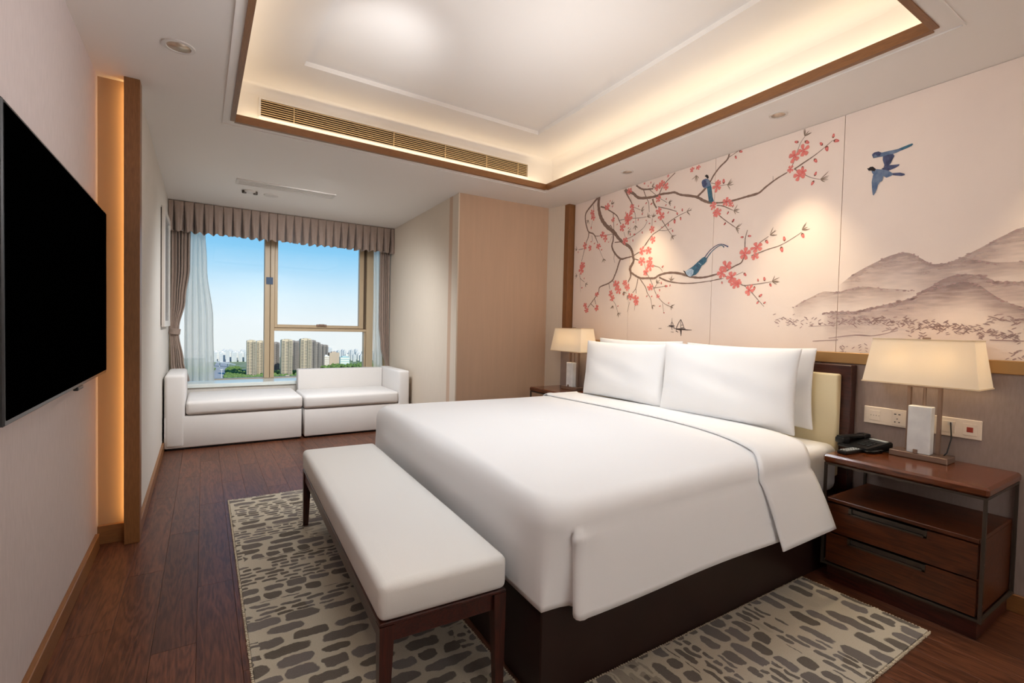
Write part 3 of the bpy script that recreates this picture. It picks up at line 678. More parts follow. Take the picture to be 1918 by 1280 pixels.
TW = [('tan', 68.0, 927.5, 13.5, -30.2, 'tan apartment tower left of the window mullion, first with the dark seam'), ('tan', 84.2, 946.2, 13.5, -31.7, 'tan apartment tower touching the left edge of the window mullion'),
      ('mid', 102.0, 994.7, 11.5, -35.3, 'grey apartment tower standing behind the window mullion'), ('mid', 115.5, 1012, 12.5, -36.6, 'grey-brown apartment tower just right of the window mullion'),
      ('tan', 122.5, 921.9, 17.0, -28.3, 'tan apartment tower with lit left bay, second right of the mullion'), ('mid', 142.7, 989.8, 11, -32.9, 'shaded grey tower squeezed between the two big tan towers'),
      ('mid', 155.5, 1008.2, 11, -34.1, 'grey tower tucked behind the tallest tan tower'), ('tan', 154.3, 927.2, 17.5, -26.9, 'tallest tan apartment tower in the middle of the lower pane'),
      ('mid', 176.2, 984.3, 11, -31.6, 'grey tower at the right shoulder of the tallest tan tower'), ('mid', 195.2, 1041.9, 11, -37.8, 'grey tower ending the row of tall apartment towers'),
      ('mid', 211.4, 1079.5, 10, -43.7, 'lower grey tower behind the beige office block'), ('mid', 228.0, 1127.2, 11, -46.8, 'pale grey tower peeping above the white annex')]
for k, x, y, w, top, lab in TW: tower(x, y, w, top, M['bld_tan'] if k == 'tan' else M['bld_grey'], lab)
def block(name, x, y, w, d, top, m, wm, label, cat='building', grp=None, n=6):
    t = thing(name, label, cat, (x, y, GZ), 0, grp)
    b = B().box(x - w / 2, x + w / 2, y, y + d, GZ, top); b.box(x - w * 0.25, x + w * 0.2, y + d * 0.2, y + d * 0.7, top, top + 2.0); b.out('walls', m, t)
    tag(bands(B(), x - w * 0.46, x + w * 0.46, y, n, GZ + 2, top - 1, 0.15).out('window_bands', wm, t), kind='stuff')
block('office_block', 246.2, 1123, 21, 18, -64.5, M['bld_beige'], M['bld_beige'], 'beige square office block in the lower right pane', n=7)
block('annex_building', 226.4, 1107, 10.5, 14, -70.5, M['bld_white'], M['bld_beige'], 'small white annex left of the beige office block', n=5)
block('market_hall', 274.7, 1147, 21, 16, -76.0, M['bld_glass'], M['bld_white'], 'low blue-green hall right of the beige office block', n=3)
block('pavilion', 116, 860, 13, 8, -87.5, M['bld_beige'], M['bld_win'], 'low beige pavilion with arched openings among the trees', n=2)
rs = random.Random(3)
def far_block(x, y, w, top, i, side):  # distance haze is painted into the pale wall and window colours
    t = thing('distant_building', 'haze-tinted distant high-rise on the skyline ' + side, 'building', (x, y, GZ), 0, 'hazy skyline buildings ' + side)
    b = B().box(x - w / 2, x + w / 2, y, y + w, GZ, top); b.box(x - w * 0.3, x + w * 0.1, y + 1, y + w * 0.7, top, top + rs.uniform(1, 3)); b.out('walls', (M['bld_haze'], M['bld_white'], M['bld_haze'])[i % 3], t)
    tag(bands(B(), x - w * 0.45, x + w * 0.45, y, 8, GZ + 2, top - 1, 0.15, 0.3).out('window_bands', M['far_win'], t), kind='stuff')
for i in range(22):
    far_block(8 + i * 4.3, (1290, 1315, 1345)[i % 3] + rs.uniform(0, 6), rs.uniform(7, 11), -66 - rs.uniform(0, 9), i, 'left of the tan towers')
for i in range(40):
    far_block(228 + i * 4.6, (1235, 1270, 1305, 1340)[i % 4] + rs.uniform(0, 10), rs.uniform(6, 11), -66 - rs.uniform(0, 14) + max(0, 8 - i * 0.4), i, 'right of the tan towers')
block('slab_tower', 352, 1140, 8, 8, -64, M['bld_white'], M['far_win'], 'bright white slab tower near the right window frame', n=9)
FOOT = [(q[0], q[1], q[2], q[3]) for q in TW] + [(0, 246.2, 1123, 21), (0, 226.4, 1107, 14), (0, 274.7, 1147, 21), (0, 116, 860, 13), (0, 352, 1140, 9)]
# trees round the towers, road and flyover
def canopy(name, label, x0, x1, y0, y1, n, seed, grp=None, cut=None):
    r = random.Random(seed); b = bmesh.new(); bmesh.ops.create_icosphere(b, subdivisions=1, radius=1.0)
    me0 = bpy.data.meshes.new('t'); b.to_mesh(me0); b.free(); bb = bmesh.new()
    for k in range(n):
        x = r.uniform(x0, x1); y = r.uniform(y0, y1)
        if cut and cut(x, y): continue
        if any(abs(x - q[1]) < q[3] * 0.6 + 5 and q[2] - 6 < y < q[2] + q[3] * 1.15 + 6 for q in FOOT): continue
        s = r.uniform(2.2, 4.6); c = bmesh.new(); c.from_mesh(me0)
        for v in c.verts: v.co = Vector((x + v.co.x * s * r.uniform(0.75, 1.2), y + v.co.y * s, GZ + 3.2 + v.co.z * s * r.uniform(0.7, 1.1)))
        m_ = bpy.data.meshes.new('u'); c.to_mesh(m_); c.free(); bb.from_mesh(m_); bpy.data.meshes.remove(m_)
    me = bpy.data.meshes.new(name); bb.to_mesh(me); bb.free(); o = link(name, me, M['green']); tag(o, label, 'trees', None, 'stuff'); return o
road_x = lambda y: 12 + (y - 880) * 0.075
canopy('trees', 'green tree canopy filling the park below the tan towers', 30, 150, 850, 1000, 620, 5, cut=lambda x, y: x < road_x(y) + 12 + (y - 850) * 0.03)
canopy('trees', 'green trees along the far side of the city road', -30, 60, 1005, 1118, 260, 9, cut=lambda x, y: abs(x - road_x(y)) < 11 or y > 1110 and abs(x - road_x(y)) < 30)
canopy('trees', 'dark green trees between the low buildings at right', 200, 330, 1040, 1120, 150, 11)
structure('road', B().prism([(2, 860), (26, 860), (60, 1440), (32, 1440)], GZ, GZ + 0.25), M['road'])
fo = thing('flyover', 'pale concrete flyover ramp curving over the city road', 'flyover', (30, 1150, GZ))
b = B()
for k in range(16):
    a0, a1 = k / 16, (k + 1) / 16
    P0 = (-20 + 75 * a0, 1190 - 55 * a0 ** 2, -82 - 6 * a0 ** 2); P1 = (-20 + 75 * a1, 1190 - 55 * a1 ** 2, -82 - 6 * a1 ** 2)
    b.hexa([(P0[0], P0[1] - 6, P0[2] - 1.2), (P1[0], P1[1] - 6, P1[2] - 1.2), (P1[0], P1[1] + 6, P1[2] - 1.2), (P0[0], P0[1] + 6, P0[2] - 1.2)], [(P0[0], P0[1] - 6, P0[2]), (P1[0], P1[1] - 6, P1[2]), (P1[0], P1[1] + 6, P1[2]), (P0[0], P0[1] + 6, P0[2])])
b.out('deck', M['ramp'], fo)
for k in range(5):
    a0 = 0.1 + k * 0.18; B().box(-20 + 75 * a0 - 1, -20 + 75 * a0 + 1, 1190 - 55 * a0 ** 2 - 1, 1190 - 55 * a0 ** 2 + 1, GZ, -83 - 6 * a0 ** 2).out('pier', M['ramp'], fo)
lp = thing('light_mast', 'thin white light mast beside the city road', 'mast', (23.8, 887, GZ))
B().tube([(23.8, 887, GZ), (23.8, 887, -76)], 0.35).out('mast', M['bld_white'], lp); B().box(21.5, 26, 886.6, 887.4, -76, -75.4).out('lamp_arm', M['bld_white'], lp)
# ================================================================== TELEVISION
tv = thing('television', 'large black flat television on the mauve left wall', 'television', (-0.46, 2.6, 0.97))
B().prism([(-0.446, 1.80), (-0.450, 3.425), (-0.478, 3.425), (-0.474, 1.80)], 0.972, 1.842, bev=0.004).out('casing', M['bezel'], tv)
B().prism([(-0.4440, 1.812), (-0.4480, 3.413), (-0.4500, 3.413), (-0.4460, 1.812)], 0.988, 1.830).out('screen', M['black_gloss'], tv)
B().box(-0.464, -0.446, 2.70, 2.80, 0.958, 0.974, bev=0.003).out('sensor', M['bezel'], tv)
B().box(-0.49, -0.474, 2.3, 2.9, 1.2, 1.6).out('wall_bracket', M['black'], tv)

# ================================================================== SOFAS IN THE BAY
def cushion(x0, x1, y0, y1, z0, z1, bev, crown, nx=16, ny=8):
    """soft block: bevelled box with a crowned top"""
    b = bmesh.new(); bmesh.ops.create_cube(b, size=1.0)
    bmesh.ops.scale(b, vec=(x1 - x0, y1 - y0, z1 - z0), verts=b.verts)
    bmesh.ops.bevel(b, geom=b.edges[:], offset=bev, segments=4, profile=0.5, affect='EDGES')
    bmesh.ops.subdivide_edges(b, edges=[e for e in b.edges if e.calc_length() > 0.25], cuts=8, use_grid_fill=True)
    hx, hy, hz = (x1 - x0) / 2, (y1 - y0) / 2, (z1 - z0) / 2
    for v in b.verts:
        u, w = min(1, abs(v.co.x) / hx), min(1, abs(v.co.y) / hy); k = max(0, 1 - u ** 4) * max(0, 1 - w ** 4)
        if v.co.z > 0: v.co.z += crown * k
        kz = max(0, 1 - (v.co.z / hz) ** 2)
        v.co.y += math.copysign(crown * 0.5 * kz * max(0, 1 - u ** 6), v.co.y) if abs(v.co.y) > hy * 0.6 else 0
        v.co += Vector(((x0 + x1) / 2, (y0 + y1) / 2, (z0 + z1) / 2))
    return b
sa = thing('chaise_sofa', 'pale linen chaise seat with a left arm, against the left wall of the bay', 'sofa', (0.29, 6.02, 0))
B().prism([(-0.318, 5.655), (0.905, 5.655), (0.905, 6.43), (-0.318, 6.43)], 0.02, 0.330, bev=0.012, seg=2).out('base', M['sofa_fab'], sa, True, 0.6)
B().box(-0.318, -0.150, 5.650, 6.43, 0.022, 0.735, bev=0.030, seg=3).out('arm', M['sofa_fab'], sa, True, 0.9)
b = B(); b.add(cushion(-0.146, 0.912, 5.645, 6.43, 0.338, 0.470, 0.030, 0.014)); b.out('seat_cushion', M['sofa_fab'], sa, True)
B().box(-0.30, 0.88, 5.70, 6.38, 0.0, 0.02).out('plinth', M['black'], sa)
sb = thing('corner_sofa', 'pale linen sofa unit with low back and right arm below the window', 'sofa', (1.53, 6.02, 0))
B().prism([(0.932, 5.655), (2.128, 5.655), (2.128, 6.43), (0.932, 6.43)], 0.02, 0.318, bev=0.012, seg=2).out('base', M['sofa_fab'], sb, True, 0.6)
B().box(1.992, 2.128, 5.650, 6.43, 0.022, 0.712, bev=0.026, seg=3).out('arm', M['sofa_fab'], sb, True, 0.9)
B().box(0.960, 1.990, 6.29, 6.43, 0.30, 0.702, bev=0.014, seg=3).out('back', M['sofa_fab'], sb, True, 0.9)
b = B(); b.add(cushion(0.928, 1.990, 5.645, 6.29, 0.326, 0.462, 0.030, 0.014)); b.out('seat_cushion', M['sofa_fab'], sb, True)
B().box(0.96, 2.10, 5.70, 6.38, 0.0, 0.02).out('plinth', M['black'], sb)

# ================================================================== RUGS
def rug(name, label, cx, cy, lx, ly, rz=0.0):
    t = thing(name, label, 'rug', (cx, cy, 0), rz)
    n = 60; rr = random.Random(int(cx * 100))
    b = bmesh.new(); bmesh.ops.create_cube(b, size=1.0); bmesh.ops.scale(b, vec=(lx, ly, 0.012), verts=b.verts); bmesh.ops.translate(b, vec=(0, 0, 0.006), verts=b.verts)
    bmesh.ops.bevel(b, geom=[e for e in b.edges if all(v.co.z > 0.01 for v in e.verts)], offset=0.006, segments=2, affect='EDGES')
    q = B(); q.add(b); q.out('pile', M['rug'], t, True, 0.8, world=False)
    b = bmesh.new()                                    # tufted fringe of yarn ends along the edge
    q = B()
    for k in range(int(2 * (lx + ly) / 0.012)):
        s = k * 0.012; P = 2 * (lx + ly)
        if s < lx: p = (-lx / 2 + s, -ly / 2)
        elif s < lx + ly: p = (lx / 2, -ly / 2 + s - lx)
        elif s < 2 * lx + ly: p = (lx / 2 - (s - lx - ly), ly / 2)
        else: p = (-lx / 2, ly / 2 - (s - 2 * lx - ly))
        c = bmesh.new(); bmesh.ops.create_icosphere(c, subdivisions=0, radius=1) if False else bmesh.ops.create_cube(c, size=1)
        bmesh.ops.scale(c, vec=(rr.uniform(.005, .009), rr.uniform(.005, .009), rr.uniform(.006, .010)), verts=c.verts)
        bmesh.ops.rotate(c, cent=(0, 0, 0), matrix=Matrix.Rotation(rr.uniform(0, 1.5), 3, 'Z'), verts=c.verts)
        bmesh.ops.translate(c, vec=(p[0], p[1], 0.006), verts=c.verts)
        for f in c.faces: q.bm.faces.new([q.bm.verts.new(v.co) for v in f.verts])
        c.free()
    tag(q.out('edge_tufts', M['rug_edge'], t, world=False), kind='stuff')
    return t
M['rug_edge'] = mat('rug_edge_yarn', (196, 182, 160), 0.95, 0.05)
rug('area_rug', 'beige rug with charcoal pebble strokes under the upholstered bench', 0.545, 2.585, 0.79, 2.61)
t = rug('bedside_rug', 'beige runner rug with charcoal pebble strokes beside the bed base', 1.80, 1.006, 0.525, 1.66, PI / 2)

# ================================================================== BENCH
bn = thing('bench', 'long bench with an off-white cushion and tapered mahogany legs at the bed foot', 'bench', (0.705, 2.300, 0.0), -0.0397)
bw, bl = 0.222, 0.90
def bx(x0, x1, y0, y1, z0, z1, bev, nm, m, seg=1, sm=False): return B().box(x0, x1, y0, y1, z0, z1, bev=bev, seg=seg).out(nm, m, bn, sm, 0.7 if sm else None, world=False)
q = B(); q.add(cushion(-bw, bw, -bl, bl, 0.362, 0.482, 0.026, 0.012)); q.out('seat_cushion', M['bench_fab'], bn, True, None, world=False)
bx(-bw + 0.003, bw - 0.003, -bl + 0.003, bl - 0.003, 0.352, 0.364, 0.003, 'bead_moulding', M['mahogany'])
for sy in (-1, 1): bx(-bw + 0.03, bw - 0.03, sy * (bl - 0.028) - 0.011, sy * (bl - 0.028) + 0.011, 0.292, 0.352, 0.002, 'apron', M['mahogany'])
for sx_ in (-1, 1): bx(sx_ * (bw - 0.022) - 0.011, sx_ * (bw - 0.022) + 0.011, -bl + 0.03, bl - 0.03, 0.292, 0.352, 0.002, 'apron', M['mahogany'])
for sx_ in (-1, 1):
    for sy in (-1, 1):
        tx, ty = sx_ * (bw - 0.026), sy * (bl - 0.026); a = 0.023; c = 0.0145
        ox, oy = sx_ * 0.006, sy * 0.006
        def q4(cx, cy, h, z): return [(cx - h, cy - h, z), (cx + h, cy - h, z), (cx + h, cy + h, z), (cx - h, cy + h, z)]
        B().hexa(q4(tx + ox, ty + oy, c, 0.012), q4(tx, ty, a, 0.352)).out('leg', M['mahogany_z'], bn, world=False)

# ================================================================== BED
bed = thing('bed', 'king-size bed on a dark platform base with white duvet', 'bed', (2.05, 2.36, 0))
fx = lambda y: 0.948 + 0.037 * (y - 1.27)                 # foot line
B().prism([(fx(1.28) + 0.006, 1.276), (3.10, 1.276), (3.10, 3.41), (fx(3.41) + 0.006, 3.41)], 0.0, 0.37, bev=0.004).out('platform_base', M['base_dark'], bed)
b = B(); b.prism([(1.03, 1.315), (3.085, 1.315), (3.085, 3.38), (1.10, 3.38)], 0.37, 0.645, bev=0.055, seg=4); b.out('mattress', M['sheet'], bed, True)
YC = 2.34; YN, YF = 1.235, 3.445; ZB = 0.688; RB = 0.095
def crown(x, y): return ZB + 0.012 * (1 - ((y - YC) / 1.1) ** 2) + 0.006 * math.sin(2.1 * x + 1.7 * y)
def duvet():
    cor = []                                              # (top ring point, hem point, hem height)
    for k in range(25):                                   # near side, head to fold
        f = k / 24; cor.append(((2.56 + (1.10 - 2.56) * f, YN), (2.655 + (1.085 - 2.655) * f, 1.150 + 0.042 * f), 0.345 - 0.035 * f - 0.004 * math.sin(9 * f)))
    fold = [((1.085, YN), (1.066, 1.190), 0.308), ((1.075, YN), (1.050, 1.193), 0.309), ((1.066, YN + .001), (1.040, 1.201), 0.311), ((1.058, YN + .002), (1.038, 1.212), 0.314), ((1.052, YN + .003), (1.044, 1.224), 0.318), ((1.047, YN + .004), (1.056, 1.234), 0.322), ((1.040, YN + .006), (1.066, 1.244), 0.326),
            ((1.030, YN + .009), (1.052, 1.254), 0.329), ((1.018, YN + .014), (1.020, 1.259), 0.331), ((1.002, YN + .022), (0.985, 1.261), 0.332), ((0.985, YN + .034), (0.962, 1.262), 0.332)]
    cor += fold
    cor.append(((0.972, YN + .047), (0.943, 1.263), 0.332)); cor.append(((0.960, YN + .066), (0.942, 1.275), 0.333)); cor.append(((0.950, YN + .10), (0.942, 1.30), 0.333))
    for k in range(1, 20):
        y = 1.35 + (3.32 - 1.35) * k / 19; cor.append(((fx(y) - 0.006 - 0.006 * math.sin(6 * y), y), (fx(y) - 0.004, y), 0.333 - 0.003 * math.sin(5 * y)))
    for a in (0.25, 0.5, 0.75, 1.0):
        A = a * PI / 2; c = (fx(3.35) + 0.10, 3.345); cor.append(((c[0] - 0.10 * math.cos(A), c[1] + 0.10 * math.sin(A)), (c[0] - 0.105 * math.cos(A), c[1] + 0.115 * math.sin(A)), 0.32))
    for k in range(23, -1, -1):                           # far side, same stations as the near one
        f = k / 24; cor.append(((2.56 + (1.10 - 2.56) * f, YF), (2.62 + (1.10 - 2.62) * f, YF + 0.04), 0.30))
    def spine(x, y):
        sx_ = max(1.75, min(2.86, 1.75 + (x - 1.10) * (2.86 - 1.75) / (2.56 - 1.10))); return (sx_, YC)
    cols = []
    for ci, ((tx, ty), (hx, hy), hz) in enumerate(cor):
        sx_, sy_ = spine(tx, ty); d = Vector((sx_ - tx, sy_ - ty, 0)); L = d.length; nrm = d.normalized(); col = []
        for k in range(12):                               # top, from spine outwards
            f = (k / 12) ** 0.8; s = (L) * (1 - f) + RB * f; x_, y_ = tx + nrm.x * s, ty + nrm.y * s; col.append((x_, y_, crown(x_, y_)))
        zt = crown(tx + nrm.x * RB, ty + nrm.y * RB)
        for k in range(9):                                # rounded edge
            a = k / 8 * PI / 2; ins = RB * (1 - math.sin(a)); col.append((tx + nrm.x * ins, ty + nrm.y * ins, zt - RB * (1 - math.cos(a))))
        z0 = zt - RB
        for k in range(1, 15):
            t_ = k / 14; w = t_ ** 0.75 if hy < 1.26 else t_
            wob = 0.004 * math.sin(5.3 * tx + 3.1 * ty + 2 * t_) * t_
            ear = math.exp(-((t_ - 0.06) / 0.16) ** 2)
            ex, ey, ez = {24: (-0.004, -0.012, 0.004), 25: (-0.012, -0.020, 0.008), 26: (-0.018, -0.022, 0.010), 27: (-0.020, -0.018, 0.008), 28: (-0.014, -0.008, 0.002), 29: (-0.004, 0.006, -0.002), 30: (0.004, 0.010, -0.004), 31: (0.002, 0.006, 0.0)}.get(ci, (0, 0, 0))
            col.append((tx + (hx - tx) * w + wob * nrm.x, ty + (hy - ty) * w + wob * nrm.y, z0 + (hz - z0) * t_))
            col[-1] = (col[-1][0] + ex * ear, col[-1][1] + ey * ear, col[-1][2] + ez * ear)
        cols.append(col)
    return cols
o = B().grid(duvet()).out('duvet', M['linen'], bed, True)
bmm = bmesh.new(); bmm.from_mesh(o.data); bmesh.ops.remove_doubles(bmm, verts=bmm.verts, dist=1e-5); bmesh.ops.recalc_face_normals(bmm, faces=bmm.faces[:])
bmm.to_mesh(o.data); bmm.free()
for p in o.data.polygons: p.use_smooth = True
md = o.modifiers.new('thick', 'SOLIDIFY'); md.thickness = 0.010; md.offset = -1
# turned-down band over the duvet
def section(u, lift, yh, zh, yn=YN):
    """point on the bed's cross-section: u in [-1,1], -1 near hem .. 1 far hem; returns y, z (before x)"""
    pass
def band():
    rows = []
    NU = 64
    for j in range(15):
        f = j / 14; row_ = []
        def xat(kind, v):
            # kind: s = hanging side (v 0 edge .. 1 hem), t = top (v = y)
            if kind == 's':
                a = 2.13 + 0.035 * v; c = 2.575 + 0.085 * v
            else:
                y = v; a = 2.13 + 0.34 * (1 - math.exp(-(y - YN) / 0.30)) + 0.02 * (y - YN); c = 2.575 + 0.28 * (1 - math.exp(-(y - YN) / 0.25))
            return a + (c - a) * f
        lift = 0.008 + 0.004 * math.sin(PI * min(1, f * 5)) * (1 if f < 0.2 else 0)
        for k in range(15):                               # near hem up to the edge
            v = 1 - k / 14; y = YN - lift + (1.128 - YN + lift + 0.006 * f) * v ** 0.75; zt = 0.60 + (0.306 - 0.60) * v
            row_.append((xat('s', v), y, zt))
        for k in range(1, 9):                             # rounded edge
            a = PI / 2 * (1 - k / 8); ins = RB * (1 - math.sin(a)); y = YN + ins
            z = 0.605 + (RB * math.cos(a)); row_.append((xat('t', y), y - lift * math.sin(a), z + lift * math.cos(a)))
        y0 = YN + RB
        for k in range(1, 41):
            y = y0 + (YF - RB - y0) * k / 40; xx = xat('t', y)
            kk = min(1, k / 6); zz = (0.605 + RB) * (1 - kk) + crown(xx, y) * kk; row_.append((xx, y, zz + lift))
        for k in range(1, 9):
            a = PI / 2 * k / 8; y = YF - RB * (1 - math.sin(a)); row_.append((xat('t', y), y + lift * math.sin(a), 0.60 + RB * math.cos(a) + lift * math.cos(a)))
        for k in range(1, 8): row_.append((xat('t', YF), YF + lift + 0.04 * k / 7, 0.60 - 0.30 * k / 7))
        rows.append(row_)
    return rows
o = B().grid(band()).out('turned_down_band', M['linen'], bed, True); md = o.modifiers.new('thick', 'SOLIDIFY'); md.thickness = 0.006; md.offset = 0

# headboard
B().prism([(3.118, 1.285), (3.186, 1.285), (3.186, 3.44), (3.118, 3.44)], 0.0, 1.098, bev=0.004).out('headboard_frame', M['mahogany'], bed)
B().box(3.070, 3.120, 1.332, 3.39, 0.45, 1.045, bev=0.012, seg=3).out('headboard_panel', M['leather'], bed, True, 0.6)

def pillow(name, label, yc, xb, zb, w, h, tk, lean, seed, group=None, yaw=0.0, roll=0.0):
    r = random.Random(seed); n = 30; m_ = 22
    ph = [r.uniform(0, 6) for _ in range(6)]
    def surf(side):
        rows = []
        for i in range(n + 1):
            u = -1 + 2 * i / n; rr_ = []
            for j in range(m_ + 1):
                v = -1 + 2 * j / m_
                pu = u * (w / 2) * (1 - 0.045 * (1 - v * v)); pv = v * (h / 2) * (1 - 0.06 * (1 - u * u))
                e_ = max(0.0, (1 - abs(u) ** 3.2)) * max(0.0, (1 - abs(v) ** 3.0))
                t_ = tk / 2 * e_ ** 0.55
                t_ += e_ * (0.004 * math.sin(5 * u + ph[0] + 3 * v) + 0.003 * math.sin(9 * v + ph[1] + 4 * u))
                t_ += -0.010 * math.exp(-((abs(u) - 0.86) / 0.07) ** 2) * max(0, 1 - v * v) * (0.6 + 0.4 * math.sin(7 * v + ph[2]))
                bulge = 0.02 * (-v) * e_
                rr_.append((pu, side * (t_ + bulge) + 0.0015 * side, pv))
            rows.append(rr_)
        return rows
    q = B(); q.grid(surf(1)); q.grid(surf(-1))
    bm = q.bm; bmesh.ops.remove_doubles(bm, verts=bm.verts, dist=0.0031)
    bmesh.ops.recalc_face_normals(bm, faces=bm.faces[:])
    me = q.mesh(name, smooth=True); o = link(name, me, M['linen'])
    # local: x width, y thickness, z height -> width along the wall, leaning back
    o.matrix_world = Matrix.Translation((xb, yc, zb)) @ Matrix.Rotation(-PI / 2 + yaw, 4, 'Z') @ Matrix.Rotation(roll, 4, 'Y') @ Matrix.Rotation(-lean, 4, 'X') @ Matrix.Translation((0, 0, h / 2))
    subdiv(o, 1)
    return tag(o, label, 'pillow', group)
G_ = 'white bed pillows leaning on the headboard'
pillow('pillow', 'white pillow at the back, its corner showing beside the cream headboard panel', 1.885, 3.022, 0.698, 0.93, 0.50, 0.085, 0.02, 3, G_)
pillow('pillow', 'white pillow at the back, half hidden behind the pillow near the far lamp', 2.825, 3.022, 0.700, 0.93, 0.505, 0.085, 0.02, 4, G_)
pillow('pillow', 'large white front pillow nearest the telephone nightstand', 1.930, 2.845, 0.678, 1.0, 0.522, 0.155, 0.085, 5, G_)
pillow('pillow', 'large white front pillow closest to the far bedside lamp', 2.858, 2.872, 0.682, 0.92, 0.498, 0.15, 0.085, 6, G_)

# ================================================================== NIGHTSTANDS
def nightstand(label, x0, x1, y0, y1, zt, handles):
    t = thing('nightstand', label, 'nightstand', ((x0 + x1) / 2, (y0 + y1) / 2, 0))
    B().box(x0 - 0.006, x1, y0 - 0.006, y1 + 0.006, zt - 0.042, zt, bev=0.010).out('top', M['cherry'], t)
    tb_ = 0.012
    for yy in (y0, y1 - tb_):
        for xx in (x0, x1 - tb_): B().box(xx, xx + tb_, yy, yy + tb_, 0.085, zt - 0.042).out('post', M['steel_dark'], t)
    for zz in (zt - 0.052, 0.088):
        B().box(x0 + tb_, x1 - tb_, y0, y0 + tb_, zz, zz + 0.010).out('rail', M['steel_dark'], t); B().box(x0 + tb_, x1 - tb_, y1 - tb_, y1, zz, zz + 0.010).out('rail', M['steel_dark'], t)
        B().box(x0, x0 + tb_, y0 + tb_, y1 - tb_, zz, zz + 0.010).out('rail', M['steel_dark'], t)
    b = B(); ya, yb = y0 + 0.018, y1 - 0.018; xa, xb = x0 + 0.022, x1 - 0.004
    b.box(xa, xb, ya, ya + 0.016, 0.100, 0.415); b.box(xa, xb, yb - 0.016, yb, 0.100, 0.415); b.box(xa, xb, ya, yb, 0.100, 0.114); b.box(xb - 0.012, xb, ya, yb, 0.114, 0.415)
    b.out('carcass', M['cherry_dark'], t)
    B().box(x0 + 0.006, xb, ya, yb, 0.415, 0.433, bev=0.002).out('shelf', M['cherry_dark'], t)
    B().box(x0 + 0.03, x1 - 0.01, y0 + 0.02, y1 - 0.02, 0.0, 0.086).out('plinth', M['mahogany'], t)
    hy0, hy1 = handles
    for z0, z1 in ((0.263, 0.408), (0.106, 0.255)):
        d = B(); d.box(x0 + 0.004, x0 + 0.024, ya + 0.004, hy0, z1 - 0.026, z1); d.box(x0 + 0.004, x0 + 0.024, hy1, yb - 0.004, z1 - 0.026, z1); d.box(x0 + 0.004, x0 + 0.024, ya + 0.004, yb - 0.004, z0, z1 - 0.026)
        d = d.out('drawer', M['cherry_dark'], t)
        h_ = B(); h_.box(x0 + 0.012, x0 + 0.020, hy0, hy1, z1 - 0.026, z1 - 0.006); h_.box(x0 - 0.001, x0 + 0.020, hy0, hy0 + 0.012, z1 - 0.034, z1 - 0.002); h_.box(x0 - 0.001, x0 + 0.020, hy1 - 0.012, hy1, z1 - 0.034, z1 - 0.002); h_.box(x0 - 0.001, x0 + 0.018, hy0, hy1, z1 - 0.034, z1 - 0.026)
        h_.out('handle', M['steel_dark'], d)
    for zz in (0.335, 0.16): B().lathe([(0.005, 0), (0.005, 0.003), (0, 0.004)], (x0 + 0.008, y0, zz), 12, 'y').out('screw', M['bronze'], t)
    return t
nightstand('cherry-topped two-drawer nightstand with metal frame, holding the telephone', 2.715, 3.186, 0.605, 1.225, 0.655, (0.795, 1.105))
nightstand('far nightstand with cherry top, partly hidden behind the duvet', 2.800, 3.186, 3.52, 4.035, 0.672, (3.62, 3.93))

